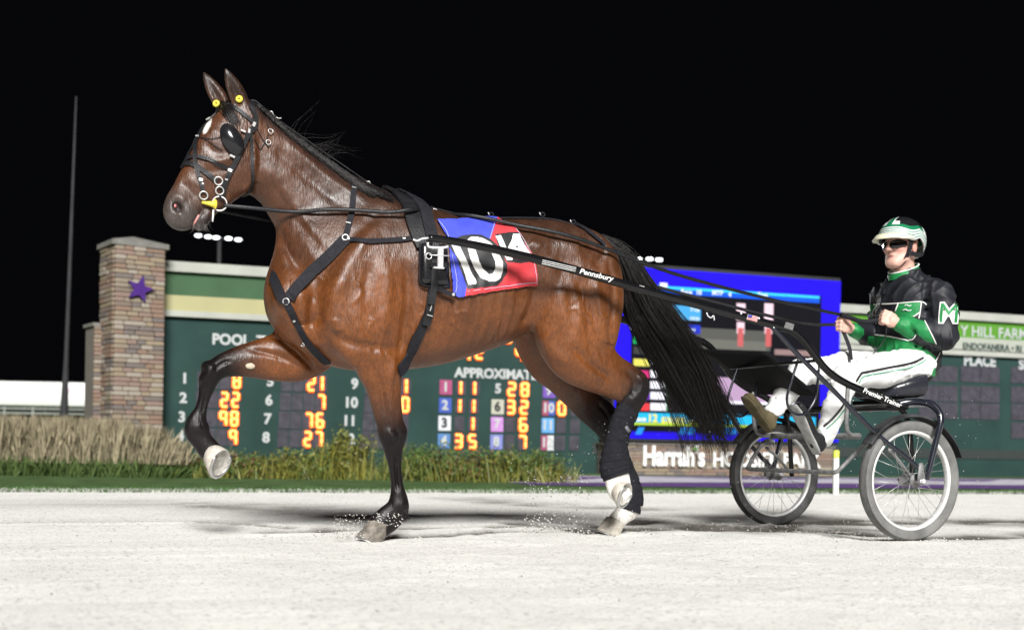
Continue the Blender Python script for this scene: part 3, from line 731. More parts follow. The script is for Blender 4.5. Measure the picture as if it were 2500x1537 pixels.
# ------------------------------------------------------------------ planting
M_leaf = [mat('leaf_%s' % n_, c, rough=0.6, var=0.35, scale=6) for n_, c in (('olive', (0.11, 0.135, 0.025)), ('green', (0.055, 0.12, 0.025)), ('yellow', (0.19, 0.18, 0.03)), ('russet', (0.13, 0.07, 0.03)))]
M_twig = mat('twig', (0.06, 0.045, 0.03), rough=0.9)
def shrub(x, w_px, top, lean, cols, label, seed, d=14.7):
    rg = np.random.default_rng(seed); base = wp(x, 1100, d); top_z = wp(x, top+12, d)[2]; w = w_px*d/2900/2
    e = bpy.data.objects.new('shrub', None); COL.objects.link(e); e.location = (base[0], d, 0); tag(e, label, 'shrub', 'shrubs along the foot of the tote board')
    n = 3400; nb_ = 22; w *= 1.45
    br = np.array([[rg.normal(0, w*0.55), rg.normal(0, w*0.35), top_z*(0.35+0.75*rg.random()**1.4)] for _ in range(nb_)]); br[0] = [lean, 0, top_z*0.97]
    tw = MB()
    for q in br: tw.add(sweep(cr([(rg.normal()*0.03, rg.normal()*0.03, 0), (q[0]*0.45, q[1]*0.45, q[2]*0.5), q], 3), [0.012]*6+[0.004], 5))
    tw.build('stems', M_twig, e)
    k_ = 420; bx_, by_ = rg.normal(0, w*0.75, k_), rg.normal(0, w*0.4, k_); hh_ = top_z*(0.35+0.62*rg.random(k_)**1.6); lx_, ly_ = rg.normal(0, 0.07, k_), rg.normal(0, 0.06, k_); a_ = rg.random(k_)*6.28; dx_, dy_ = np.cos(a_)*0.006, np.sin(a_)*0.006; zz_ = np.zeros(k_)
    Vs = np.stack([np.stack([bx_-dx_, by_-dy_, zz_], 1), np.stack([bx_+dx_, by_+dy_, zz_], 1), np.stack([bx_+lx_*.5+dx_, by_+ly_*.5+dy_, hh_*.6], 1), np.stack([bx_+lx_, by_+ly_, hh_], 1), np.stack([bx_+lx_*.5-dx_, by_+ly_*.5-dy_, hh_*.6], 1)], 1).reshape(-1, 3)
    tag(mk('stalks', Vs, np.arange(5*k_).reshape(-1, 5), M_leaf[2 if seed % 2 else 0], e, smooth=False), kind='stuff')
    bi = rg.integers(0, nb_, n); u = 0.12+0.9*rg.random(n)**0.8
    c = br[bi]*np.stack([u**1.2, u**1.2, u], 1)+rg.normal(0, 1, (n, 3))*np.array([w*0.22, w*0.2, 0.06]); c[:, 2] = np.abs(c[:, 2])
    a = rg.normal(0, 1, (n, 3)); a /= np.linalg.norm(a, axis=1, keepdims=True); b_ = np.cross(a, rg.normal(0, 1, (n, 3))); b_ /= np.linalg.norm(b_, axis=1, keepdims=True)
    s = (0.010+0.013*rg.random(n))[:, None]
    V = np.stack([c-a*s*1.5, c+b_*s*0.55, c+a*s*1.5, c-b_*s*0.55], 1).reshape(-1, 3)
    tag(mk('foliage', V, np.arange(4*n).reshape(-1, 4), [M_leaf[k] for k in cols], e, smooth=False, midx=rg.integers(0, len(cols), n)), kind='stuff')
sh = [(425, 120, 1096, 0, (1, 0), 'green shrub beside the stone pillar foot'), (500, 120, 1108, 0, (1, 3), 'dark green shrub behind the raised hoof'), (585, 130, 1100, -.05, (0, 1, 3), 'olive shrub under the amber nine'),
      (690, 120, 1098, .05, (0, 2), 'yellowish shrub under the amber seventy-six column'), (775, 110, 1096, 0, (0, 2, 1), 'olive yellow shrub under the amber twenty-seven'), (835, 60, 1048, 0.02, (0, 2), 'tall thin shrub left of the planted foreleg'),
      (1030, 120, 1082, 0.1, (0, 1), 'olive shrub right of the planted foreleg'), (1130, 150, 1090, -0.05, (0, 1, 3), 'broad olive shrub under the odds plate four'), (1235, 130, 1086, 0.0, (2, 1), 'bright yellow-green shrub under the odds plate eight'), (1310, 80, 1104, 0.0, (0, 1), 'small low shrub at the right end of the row')]
for i, a_ in enumerate(sh): shrub(*a_, seed=60+i)
M_straw = mat('straw_plume', (0.29, 0.25, 0.165), rough=0.9, spec=0.1, var=0.45, scale=7); M_strawg = mat('reed_leaf', (0.085, 0.13, 0.04), spec=0.15, rough=0.8, var=0.4, scale=7)
def reed(x, top, label, seed, d=14.3):
    rg = np.random.default_rng(seed); base = wp(x, 1100, d); tz_ = wp(x, top, d)[2]
    e = bpy.data.objects.new('ornamental_grass', None); COL.objects.link(e); e.location = (base[0], d, 0); tag(e, label, 'grass clump', 'feather grass clumps left of the tote board')
    for nm, n, h, w, m, sp_, z0_ in (('plumes', 900, tz_, 0.0075, M_straw, 0.13, 0.16), ('leaves', 900, tz_*0.36, 0.006, M_strawg, 0.17, 0.0)):
        bx, by = rg.normal(0, sp_, n), rg.normal(0, sp_*0.8, n); hh = h*(0.5+0.55*rg.random(n)**0.7); lx, ly = bx*0.35+rg.normal(0, 0.075, n), rg.normal(0, 0.07, n); a = rg.random(n)*6.28; ww = w*(0.5+rg.random(n))
        dx, dy = np.cos(a)*ww, np.sin(a)*ww; zz = np.full(n, z0_)
        V = np.stack([np.stack([bx-dx*.5, by-dy*.5, zz], 1), np.stack([bx+dx*.5, by+dy*.5, zz], 1), np.stack([bx+lx*.6+dx, by+ly*.6+dy, z0_+(hh-z0_)*.65], 1), np.stack([bx+lx, by+ly, hh], 1), np.stack([bx+lx*.6-dx, by+ly*.6-dy, z0_+(hh-z0_)*.65], 1)], 1).reshape(-1, 3)
        tag(mk(nm, V, np.arange(5*n).reshape(-1, 5), m, e, smooth=False), kind='stuff')
names = ['at the left picture edge', 'second from the left edge', 'third from the left edge', 'below the left end of the white awning', 'in front of the dark pole foot', 'just right of the dark pole foot', 'before the stone pier', 'before the starred pillar', 'at the right end of the feather grass row']
for i, x in enumerate((-10, 45, 98, 150, 200, 250, 300, 350, 398)): reed(x, (1014, 1010, 1018, 1012, 1020, 1016, 1028, 1040, 1070)[i], 'straw-coloured feather grass clump '+names[i], 80+i)
# ================================================================== the horse
H = HORSE
hb = Body((-1.42, -0.42, -0.02), (1.36, 0.42, 2.16), 0.0064)
# row: outline point, opposite outline point, half width, lateral, dark 0..1, white 0..1
torso = pairs(H, [
    (756, 655, 752, 838, 0.15, 0, 0, 0), (800, 575, 790, 872, 0.20, 0, 0, 0), (872, 520, 862, 903, 0.238, 0, 0, 0), (960, 497, 952, 903, 0.262, 0, 0.1, 0),
    (1040, 513, 1036, 893, 0.272, 0, 0.1, 0), (1120, 531, 1118, 870, 0.28, 0, 0.1, 0), (1200, 538, 1198, 840, 0.275, 0, 0.1, 0),
    (1280, 538, 1275, 785, 0.25, 0, 0.1, 0), (1345, 541, 1335, 762, 0.24, 0, 0.1, 0), (1398, 556, 1385, 768, 0.23, 0, 0.05, 0)])
hb.tube(torso, 0.05, 2.25)
neck = pairs(H, [
    (985, 498, 780, 765, 0.175, 0, 0, 0), (925, 470, 726, 672, 0.142, 0, 0.05, 0), (868, 442, 702, 602, 0.116, 0, 0.05, 0), (812, 404, 678, 553, 0.1, 0.0, 0.08, 0),
    (757, 362, 655, 512, 0.09, 0.005, 0.05, 0), (700, 320, 630, 482, 0.085, 0.01, 0, 0), (655, 284, 612, 432, 0.08, 0.012, 0, 0), (622, 256, 590, 372, 0.074, 0.012, 0, 0)])
hb.tube(neck, 0.06, 2.1)
head = pairs(H, [
    (566, 252, 622, 330, 0.078, 0.012, 0.1, 0), (524, 283, 622, 372, 0.092, 0.015, 0, 0), (486, 322, 617, 425, 0.095, 0.02, 0, 0), (468, 360, 604, 462, 0.085, 0.026, 0, 0),
    (452, 396, 570, 484, 0.07, 0.032, 0, 0), (437, 426, 536, 498, 0.058, 0.038, 0.1, 0), (422, 454, 512, 516, 0.052, 0.043, 0.45, 0), (408, 477, 497, 530, 0.054, 0.047, 0.9, 0), (403, 497, 484, 541, 0.054, 0.05, 1, 0), (412, 512, 474, 545, 0.046, 0.05, 1, 0)])
hb.tube(head, 0.03, 2.3)
chin = pairs(H, [(545, 478, 560, 500, 0.04, 0.034, 0.1, 0), (512, 500, 530, 520, 0.04, 0.042, 0.5, 0), (482, 528, 512, 542, 0.042, 0.047, 1, 0), (474, 540, 502, 556, 0.038, 0.048, 1, 0)])
hb.tube(chin, 0.012, 2.0)
# fore leg on the ground (left), with shoulder blade and elbow muscle
lf_sh = pairs(H, [(905, 535, 985, 545, 0.05, 0.13, 0, 0), (850, 600, 985, 620, 0.075, 0.17, 0, 0), (795, 690, 985, 705, 0.085, 0.185, 0, 0), (790, 775, 986, 790, 0.085, 0.185, 0, 0), (845, 845, 986, 852, 0.078, 0.165, 0, 0), (872, 890, 982, 892, 0.07, 0.148, 0, 0)])
hb.tube(lf_sh, 0.035, 2.1)
lf = pairs(H, [(868, 862, 985, 866, 0.074, 0.155, 0, 0), (878, 902, 981, 902, 0.066, 0.145, 0.0, 0), (893, 944, 979, 942, 0.056, 0.135, 0.15, 0), (906, 988, 980, 986, 0.05, 0.128, 0.5, 0), (918, 1030, 985, 1030, 0.045, 0.122, 0.85, 0),
    (929, 1062, 991, 1062, 0.046, 0.118, 1, 0), (936, 1092, 984, 1094, 0.038, 0.116, 1, 0), (948, 1135, 980, 1134, 0.026, 0.114, 1, 0), (954, 1185, 985, 1185, 0.026, 0.112, 1, 0), (951, 1216, 995, 1220, 0.035, 0.11, 1, 0), (940, 1240, 997, 1248, 0.036, 0.11, 1, 0),
    (916, 1260, 980, 1270, 0.036, 0.11, 1, 0.0), (900, 1274, 962, 1284, 0.042, 0.11, 1, 0.0)])
hb.tube(lf, 0.022, 2.1)
# fore leg lifted (right)
rf = pairs(H, [(720, 740, 850, 860, 0.09, -0.13, 0, 0), (684, 806, 790, 905, 0.085, -0.135, 0, 0), (640, 828, 722, 915, 0.07, -0.13, 0, 0), (596, 842, 660, 912, 0.056, -0.125, 0.35, 0), (553, 856, 600, 911, 0.05, -0.12, 0.85, 0),
    (514, 878, 556, 916, 0.048, -0.118, 1, 0), (493, 908, 536, 931, 0.046, -0.116, 1, 0), (487, 935, 525, 950, 0.039, -0.114, 1, 0), (484, 966, 513, 974, 0.027, -0.112, 1, 0), (474, 998, 505, 1006, 0.027, -0.11, 1, 0),
    (455, 1028, 505, 1032, 0.035, -0.108, 1, 0), (450, 1052, 508, 1052, 0.036, -0.108, 1, 0), (464, 1076, 516, 1066, 0.035, -0.108, 1, 0), (483, 1106, 530, 1078, 0.037, -0.108, 1, 0), (497, 1124, 538, 1086, 0.042, -0.108, 1, 0)])
hb.tube(rf, 0.022, 2.1)
# near hind (left), lifted
lh = pairs(H, [(1345, 645, 1492, 640, 0.10, 0.125, 0, 0), (1318, 672, 1512, 665, 0.128, 0.135, 0, 0), (1300, 730, 1518, 722, 0.135, 0.142, 0, 0), (1306, 795, 1508, 785, 0.13, 0.15, 0, 0), (1328, 850, 1497, 838, 0.108, 0.155, 0, 0), (1380, 900, 1504, 866, 0.08, 0.152, 0, 0),
    (1438, 936, 1528, 888, 0.058, 0.145, 0.1, 0), (1484, 957, 1562, 908, 0.045, 0.138, 0.6, 0), (1508, 972, 1578, 924, 0.040, 0.132, 1, 0), (1512, 992, 1568, 962, 0.038, 0.13, 1, 0), (1504, 1020, 1550, 1004, 0.033, 0.128, 1, 0),
    (1493, 1052, 1532, 1052, 0.03, 0.126, 1, 0), (1483, 1095, 1521, 1096, 0.03, 0.125, 1, 0), (1478, 1130, 1524, 1132, 0.032, 0.125, 1, 0), (1476, 1160, 1534, 1158, 0.037, 0.125, 0.3, 0.7), (1480, 1185, 1538, 1172, 0.037, 0.125, 0, 1), (1488, 1208, 1538, 1188, 0.04, 0.125, 0, 1)])
hb.tube(lh, 0.03, 2.1)
# far hind (right), on the ground
rh = pairs(H, [(1232, 745, 1470, 660, 0.12, -0.135, 0, 0), (1249, 815, 1440, 760, 0.12, -0.14, 0.1, 0), (1279, 880, 1430, 832, 0.1, -0.145, 0.2, 0), (1325, 928, 1424, 882, 0.072, -0.14, 0.3, 0), (1370, 973, 1442, 936, 0.056, -0.135, 0.5, 0), (1406, 1010, 1470, 974, 0.046, -0.13, 0.85, 0),
    (1438, 1038, 1504, 1000, 0.042, -0.127, 1, 0), (1460, 1062, 1514, 1030, 0.039, -0.125, 1, 0), (1478, 1092, 1518, 1072, 0.032, -0.123, 1, 0), (1496, 1132, 1532, 1120, 0.03, -0.12, 1, 0), (1514, 1172, 1550, 1164, 0.031, -0.118, 1, 0), (1522, 1208, 1567, 1206, 0.037, -0.116, 1, 0),
    (1516, 1232, 1566, 1240, 0.037, -0.115, 0.5, 0.5), (1500, 1248, 1540, 1264, 0.036, -0.115, 0, 1), (1488, 1262, 1526, 1276, 0.04, -0.115, 0, 1)])
hb.tube(rh, 0.025, 2.1)
# relief: cheek, shoulder point, withers, hip, stifle, ribs; hollows at the flank, throat groove and behind the elbow
for sg in (1, -1):
    def HP(x, y, l, sg=sg):
        p = H.P(x, y, l); p[1] *= sg; return p
    hb.ell(HP(585, 412, 0.06), (0.075, 0.04, 0.085), 0.03)
    hb.ell(HP(532, 350, 0.075), (0.035, 0.026, 0.03), 0.025)
    hb.ell(HP(722, 735, 0.12), (0.09, 0.08, 0.10), 0.05)
    hb.ell(HP(1300, 610, 0.215), (0.05, 0.03, 0.045), 0.05)
    hb.ell(HP(1292, 690, 0.30), (0.05, 0.05, 0.11), 0.06, sub=True)
    hb.cone(HP(640, 470, 0.105), HP(735, 640, 0.16), 0.012, 0.02, 0.05, sub=True)
    hb.cone(HP(1000, 720, 0.315), HP(985, 860, 0.26), 0.02, 0.03, 0.05, sub=True)
    hb.cone(HP(900, 590, 0.285), HP(790, 720, 0.31), 0.012, 0.014, 0.05, sub=True)
    hb.cone(HP(905, 760, 0.31), HP(975, 850, 0.26), 0.008, 0.01, 0.04, sub=True)
    hb.cone(HP(1440, 660, 0.30), HP(1470, 850, 0.27), 0.012, 0.016, 0.045, sub=True)
    hb.ell(HP(1395, 800, 0.30), (0.02, 0.025, 0.10), 0.04, sub=True)
    # nostril
    nq = HP(434, 504, 0.108 if sg > 0 else -0.008); hb.ell(nq, (0.020, 0.034, 0.029), 0.008, sub=True, R=np.array([[.9, 0, .43], [0, 1, 0], [-.43, 0, .9]]))
hb.cone(H.P(468, 552, 0.05)+[0, -0.06, 0], H.P(468, 552, 0.05)+[0, 0.06, 0], 0.003, 0.003, 0.006, sub=True)
for q0, q1 in (((497, 497), (488, 520)), ((488, 520), (478, 540)), ((478, 540), (466, 558))): hb.cone(H.P(*q0, 0.1), H.P(*q1, 0.1), 0.006, 0.006, 0.006, sub=True)
hb.cone(H.P(492, 520, 0.05)+[0, -0.07, 0], H.P(492, 520, 0.05)+[0, 0.07, 0], 0.0035, 0.0035, 0.006, sub=True)
hb.ell(H.P(742, 800, 0.0)+[0.02, 0, 0], (0.05, 0.012, 0.12), 0.05, sub=True)
# ears
ear_tips = []
for sg, base, tip in ((1, (592, 258), (552, 172)), (-1, (548, 262), (499, 181))):
    b = H.P(*base, 0.012+0.055*sg); t = H.P(*tip, 0.012+0.075*sg); ear_tips.append((b, t))
    ax = (t-b); L = np.linalg.norm(ax); ax /= L
    fw = np.array([1.0, 0.1*sg, 0]); fw -= ax*(fw @ ax); fw /= np.linalg.norm(fw); sd_ = np.cross(ax, fw)
    for i in range(9):
        u = i/8; w = 0.034*math.sin(math.pi*min(1, 0.28+u*0.72))**0.8+0.004
        hb.ell(b+ax*L*u, (w*1.0, w*0.62, 0.022), 0.012, R=np.stack([fw, sd_, ax], 1))
    hb.cone(b+ax*L*0.12+fw*0.012+np.array([0, .024, 0]), b+ax*L*0.8+fw*0.006+np.array([0, .018, 0]), 0.020, 0.006, 0.01, sub=True)
# joints
for x, y, l, r in ((958, 1064, .118, (.034, .047, .03)), (935, 1060, .118, (.02, .036, .03)), (984, 1056, .118, (.014, .028, .026)), (974, 1232, .11, (.03, .036, .026)), (512, 905, -.116, (.03, .047, .03)), (503, 893, -.116, (.022, .04, .022)), (498, 926, -.115, (.02, .038, .022)), (500, 1046, -.108, (.018, .03, .024)), (478, 1044, -.108, (.03, .037, .03)), (1562, 924, .135, (.026, .03, .024)), (1538, 975, .13, (.03, .043, .03)), (1478, 1020, -.126, (.03, .042, .03))):
    hb.ell(H.P(x, y, l), r, 0.02)
HV, HF = hb.mesh(4)
A_, NR = (-1, 1), (0.03, 1)
SC = [([(905, 560), (850, 650), (800, 740)], .22, 20, 7, *A_), ([(940, 505), (850, 585), (760, 690)], .18, 20, -9, *A_), ([(785, 800), (850, 838), (920, 850), (985, 852)], .22, 14, -8, *A_), ([(992, 650), (996, 730), (992, 800), (984, 860)], .25, 14, -10, *A_),
      ([(905, 640), (890, 720), (900, 790)], .25, 16, -5, *A_), ([(940, 640), (945, 740), (930, 830)], .25, 22, 7, *A_), ([(840, 660), (810, 760), (830, 820)], .24, 22, 5, *A_), ([(730, 700), (735, 770), (770, 830)], .16, 24, 7, *A_), ([(700, 690), (712, 760), (720, 800)], .12, 12, -6, *A_), ([(770, 700), (760, 780), (790, 850)], .2, 12, -7, *A_),
      ([(760, 840), (810, 878), (850, 892)], .15, 10, -8, *A_), ([(1312, 680), (1306, 740), (1290, 800)], .26, 16, -10, *A_), ([(1330, 620), (1350, 700), (1335, 790)], .25, 26, 6, *A_), ([(1478, 640), (1490, 720), (1482, 800), (1490, 850)], .2, 12, -9, *A_), ([(1400, 660), (1425, 740), (1435, 820), (1450, 880)], .25, 14, -8, *A_), ([(1370, 690), (1385, 780), (1400, 860)], .27, 20, 6, *A_), ([(1448, 680), (1458, 760), (1466, 850)], .25, 16, 6, *A_),
      ([(1330, 810), (1345, 850), (1400, 895)], .24, 16, 6, 0.0, 1), ([(1390, 850), (1440, 890), (1500, 925)], .22, 10, -7, 0.0, 1), ([(1528, 905), (1546, 930), (1540, 962)], .16, 8, -8, 0, 1), ([(1556, 915), (1566, 940), (1556, 968)], .16, 7, 4, 0, 1), ([(1505, 950), (1516, 975), (1512, 1000)], .16, 6, 4, 0, 1), ([(1460, 985), (1478, 1010), (1490, 1040)], -.1, 7, -6, -1, -.05), ([(1270, 560), (1300, 600), (1330, 650)], .23, 20, -5, *A_), ([(1290, 590), (1300, 600), (1312, 612)], .22, 16, 7, *A_), ([(1340, 590), (1400, 610), (1450, 650)], .22, 30, 6, *A_),
      ([(648, 490), (690, 580), (735, 680)], .12, 13, -11, *A_), ([(640, 400), (700, 480), (790, 600)], .12, 22, 5, *A_), ([(660, 350), (760, 440), (880, 540)], .11, 18, -5, *A_), ([(700, 340), (800, 430), (900, 500)], .1, 14, 5, *A_), ([(660, 430), (720, 520), (780, 620)], .12, 12, -4, *A_), ([(630, 440), (632, 470), (650, 520)], .1, 10, -6, *A_),
      ([(900, 890), (925, 940), (940, 1010)], .17, 8, -6, NR[0], NR[1]), ([(955, 880), (950, 950), (955, 1020)], .17, 10, 5, *NR), ([(962, 1105), (966, 1150), (970, 1195)], .13, 5, -9, *NR), ([(945, 1050), (955, 1064), (950, 1080)], .15, 8, 5, *NR), ([(960, 1040), (972, 1062), (965, 1085)], .15, 6, -4, *NR),
      ([(610, 850), (680, 868), (740, 895)], -.05, 8, -6, -1, .02), ([(668, 818), (700, 838), (745, 880), (770, 905)], -.05, 8, -9, -1, .05), ([(690, 850), (720, 880), (752, 912)], -.05, 12, 6, -1, .02), ([(505, 930), (500, 970), (492, 1010)], -.09, 5, -4, -1, 0), ([(520, 890), (512, 905), (505, 925)], -.08, 9, 4, -1, 0), ([(560, 880), (540, 888), (520, 905)], -.08, 6, -4, -1, 0),
      ([(500, 402), (535, 396), (570, 388)], .09, 9, 6, *A_), ([(500, 420), (540, 416), (575, 412)], .09, 9, -4, *A_), ([(622, 345), (622, 400), (612, 445), (590, 468)], .09, 8, 5, *A_), ([(632, 340), (634, 400), (626, 450)], .09, 9, -6, *A_), ([(440, 445), (462, 468), (478, 486)], .08, 10, -5, *A_), ([(455, 430), (490, 460), (512, 492)], .08, 10, 3, *A_), ([(418, 478), (438, 480), (452, 494)], .09, 9, 5, *A_),
      ([(470, 556), (478, 540), (488, 522), (496, 508)], .08, 4, -6, *A_), ([(512, 318), (530, 325), (545, 340)], .09, 12, 5, *A_), ([(505, 350), (520, 372), (548, 380)], .09, 10, -5, *A_)]
for i in range(8): SC.append(([(1075+i*27, 650), (1068+i*27, 740), (1050+i*28, 840)], .29, 8, 2.5, *A_))
rv = np.random.default_rng(3)
for x0, y0, x1, y1, n_ in ((1000, 720, 1250, 790, 5), (760, 640, 980, 820, 5), (1320, 700, 1500, 860, 4), (640, 520, 760, 640, 3)):      # veins
    for k in range(n_):
        a_ = np.array([x0+rv.random()*(x1-x0), y0+rv.random()*(y1-y0)]); q = [a_]
        for j in range(4): q.append(q[-1]+np.array([rv.normal(0, 10)+8, 16+rv.normal(0, 8)]))
        SC.append((q, .25, 4.5, 2.6, *NR))
SC = [(q, l, w*0.85, mm*(1.0 if max(y for x, y in q) < 570 and max(x for x, y in q) < 640 else 1.7), lo, hi) for q, l, w, mm, lo, hi in SC]
HV = sculpt(H, HV, HF, SC)
horse = H.empty('horse', 'bay racehorse with black legs trotting in harness, one foreleg raised', 'horse')
dw = np.clip(hb.sample(HV, [5, 6]), 0, 1); dark, white = dw[:, 0], dw[:, 1]
px = H.proj(HV)
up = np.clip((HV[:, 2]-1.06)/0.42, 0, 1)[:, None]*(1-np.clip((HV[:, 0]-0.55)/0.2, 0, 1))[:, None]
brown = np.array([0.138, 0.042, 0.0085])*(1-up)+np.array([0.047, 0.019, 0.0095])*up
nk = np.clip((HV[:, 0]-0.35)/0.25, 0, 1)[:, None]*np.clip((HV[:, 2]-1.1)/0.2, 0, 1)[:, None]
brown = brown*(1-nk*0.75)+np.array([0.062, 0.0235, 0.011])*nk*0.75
blackc = np.array([0.0075, 0.0058, 0.0062])
grey = np.array([0.050, 0.037, 0.032])
muz = np.clip((HV[:, 0]-0.98)/0.12, 0, 1)[:, None]*(HV[:, 2] > 1.2)[:, None]
bl = blackc*(1-muz)+grey*muz
rgb = brown*(1-dark[:, None])+bl*dark[:, None]
rgb = rgb*(1-white[:, None])+np.array([0.80, 0.77, 0.72])*white[:, None]
CP_ = np.array([H.P(x, y, 0.0)[[0, 2]] for x, y in cr([(622, 250), (655, 280), (700, 316), (757, 358), (812, 400), (868, 438), (925, 466), (985, 492)], 5)])
dc = np.min(np.linalg.norm(HV[:, None, [0, 2]]-CP_[None], axis=2), axis=1) if len(HV) < 60000 else np.concatenate([np.min(np.linalg.norm(h[:, None, :]-CP_[None], axis=2), axis=1) for h in np.array_split(HV[:, [0, 2]], 20)])
w = np.clip(1.6-dc/0.055, 0, 1)[:, None]*0.95; rgb = rgb*(1-w)+blackc*1.3*w
for b, t in ear_tips:      # dark ear backs
    u = np.clip(((HV-b) @ (t-b))/((t-b) @ (t-b)), 0, 1.2); dd = np.linalg.norm(HV-b-(t-b)*u[:, None], axis=1)
    w = (np.clip(1-dd/0.05, 0, 1)*np.clip(u*3-0.3, 0, 1))[:, None]**0.5; rgb = rgb*(1-w*0.95)+np.array([0.016, 0.012, 0.010])*w*0.95
nd = np.linalg.norm(HV-H.P(434, 504, 0.078), axis=1); w = np.clip(1.8-nd/0.019, 0, 1)[:, None]; rgb = rgb*(1-w*0.85)+np.array([0.012, 0.008, 0.008])*w*0.85
star = np.clip(1.3-np.hypot((px[:, 0]-506)/9, (px[:, 1]-306-(px[:, 0]-506)*-1.4)/13), 0, 1)
star = np.clip(star*4, 0, 1)*(HV[:, 2] > 1.7)*(HV[:, 0] > 0.8)
rgb = rgb*(1-star[:, None])+np.array([0.75, 0.72, 0.68])*star[:, None]
def coat_material():
    m = bpy.data.materials.new('horse_coat'); m.use_nodes = True; nt = m.node_tree; b = nt.nodes['Principled BSDF']; L = nt.links.new; N = nt.nodes.new
    tc = N('ShaderNodeTexCoord'); at = N('ShaderNodeAttribute'); at.attribute_name = 'coat'
    def noise(scale, detail, stretch=(1, 1, 1), rough=0.55):
        mp = N('ShaderNodeMapping'); mp.inputs['Scale'].default_value = stretch; mp.inputs['Rotation'].default_value = (0, 0.5, 0); nz = N('ShaderNodeTexNoise')
        nz.inputs['Scale'].default_value = scale; nz.inputs['Detail'].default_value = detail; nz.inputs['Roughness'].default_value = rough
        L(tc.outputs['Object'], mp.inputs['Vector']); L(mp.outputs['Vector'], nz.inputs['Vector']); return nz.outputs['Fac']
    def rng_(src, a, c, lo=0.3, hi=0.7):
        r = N('ShaderNodeMapRange'); r.inputs['From Min'].default_value = lo; r.inputs['From Max'].default_value = hi; r.inputs['To Min'].default_value = a; r.inputs['To Max'].default_value = c; L(src, r.inputs['Value']); return r.outputs['Result']
    def mul(col, f):
        v = N('ShaderNodeVectorMath'); v.operation = 'SCALE'; L(col, v.inputs[0]); L(f, v.inputs['Scale']); return v.outputs['Vector']
    blotch, mid, hair = noise(4.5, 3), noise(17, 5), noise(150, 2, (1, 1, 0.22))
    col = mul(mul(mul(at.outputs['Color'], rng_(blotch, 0.72, 1.25)), rng_(mid, 0.82, 1.16)), rng_(hair, 0.70, 1.3))
    L(col, b.inputs['Base Color']); L(rng_(mid, 0.34, 0.52), b.inputs['Roughness']); bw = N('ShaderNodeRGBToBW'); L(at.outputs['Color'], bw.inputs['Color']); L(rng_(bw.outputs['Val'], 0.22, 0.5, 0.006, 0.03), b.inputs['Specular IOR Level'])
    b.inputs['Sheen Weight'].default_value = 0.04; b.inputs['Sheen Roughness'].default_value = 0.4; b.inputs['Sheen Tint'].default_value = (0.75, 0.62, 0.55, 1)
    b1 = N('ShaderNodeBump'); b1.inputs['Strength'].default_value = 0.5; b1.inputs['Distance'].default_value = 0.004; L(hair, b1.inputs['Height'])
    b2 = N('ShaderNodeBump'); b2.inputs['Strength'].default_value = 0.16; b2.inputs['Distance'].default_value = 0.010; L(noise(30, 5, (1, 1, 0.7)), b2.inputs['Height'])
    b3 = N('ShaderNodeBump'); b3.inputs['Strength'].default_value = 0.30; b3.inputs['Distance'].default_value = 0.045; L(noise(7.5, 2.5, (1.25, 1, 0.7)), b3.inputs['Height']); L(b3.outputs['Normal'], b2.inputs['Normal'])
    L(b2.outputs['Normal'], b1.inputs['Normal']); L(b1.outputs['Normal'], b.inputs['Normal']); return m
M_coat = coat_material()
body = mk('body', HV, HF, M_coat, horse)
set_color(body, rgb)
HS = Skin(H, HV, HF)

# ------------------------------------------------------------------ hooves
M_hoof = mat('hoof_horn', (0.17, 0.15, 0.125), rough=0.8, var=0.55, scale=35, bump=0.3, bscale=120)
M_sole = mat('hoof_sole', (0.42, 0.40, 0.36), rough=0.8, var=0.3, scale=50, bump=0.5, bscale=140)
M_hoofw = mat('hoof_pale', (0.50, 0.46, 0.40), rough=0.6, var=0.2, scale=40, bump=0.3, bscale=120)
M_shoe = mat('horseshoe_metal', (0.55, 0.55, 0.54), rough=0.35, metal=0.9, var=0.2, scale=60)
def hoof(cor, sole, toe, r0, r1, m):
    cor, sole = np.asarray(cor), np.asarray(sole); ax = sole-cor; ax /= np.linalg.norm(ax)
    toe = np.asarray(toe, float); toe = toe-ax*(toe @ ax); toe /= np.linalg.norm(toe); sd_ = np.cross(ax, toe)
    L = np.linalg.norm(sole-cor); v = []; seg = 20; rings = ((0, 0.86, 0.0), (0.12, 1.0, 0.0), (0.55, 0.55, 0.0), (1.0, 1.0, 1.0))
    rows = [(0.0, r0*0.8, 0.0), (0.06, r0, 0.0), (0.5, (r0+r1)/2, 0.25), (0.95, r1, 0.55), (1.0, r1*0.97, 0.6)]
    for h, r, sh in rows:
        for k in range(seg):
            a = 2*math.pi*k/seg; x = math.cos(a)*r*(1.12 if math.cos(a) > 0 else 0.92); y = math.sin(a)*r*0.95
            v.append(cor+ax*L*h+toe*(x+sh*r1*0.45)+sd_*y)
    f = [(i*seg+k, i*seg+(k+1) % seg, (i+1)*seg+(k+1) % seg, (i+1)*seg+k) for i in range(len(rows)-1) for k in range(seg)]
    o = mk('hoof', v, f+[tuple(range(seg-1, -1, -1))], m, horse)
    c = sole+toe*r1*0.27; e = (len(rows)-1)*seg; sv = []
    for rr, dz in ((0.97, 0.0), (0.80, 0.0), (0.74, -0.010), (0.35, -0.006), (0.05, -0.012)):
        for k in range(seg):
            q = np.asarray(v[e+k]); sv.append(c+(q-c)*rr+ax*(dz+0.001))
    sf = [(i*seg+k, i*seg+(k+1) % seg, (i+1)*seg+(k+1) % seg, (i+1)*seg+k) for i in range(4) for k in range(seg)]+[tuple(4*seg+k for k in range(seg))]
    mk('sole', sv, sf, M_sole, o)
    sp = [c+(np.asarray(v[e+k % seg])-c)*0.90+ax*0.004 for k in list(range(-7, 8))]
    mk('horseshoe', *sweep(sp, 0.004, 6, ry=0.009, up=ax), M_shoe, o)
    return o
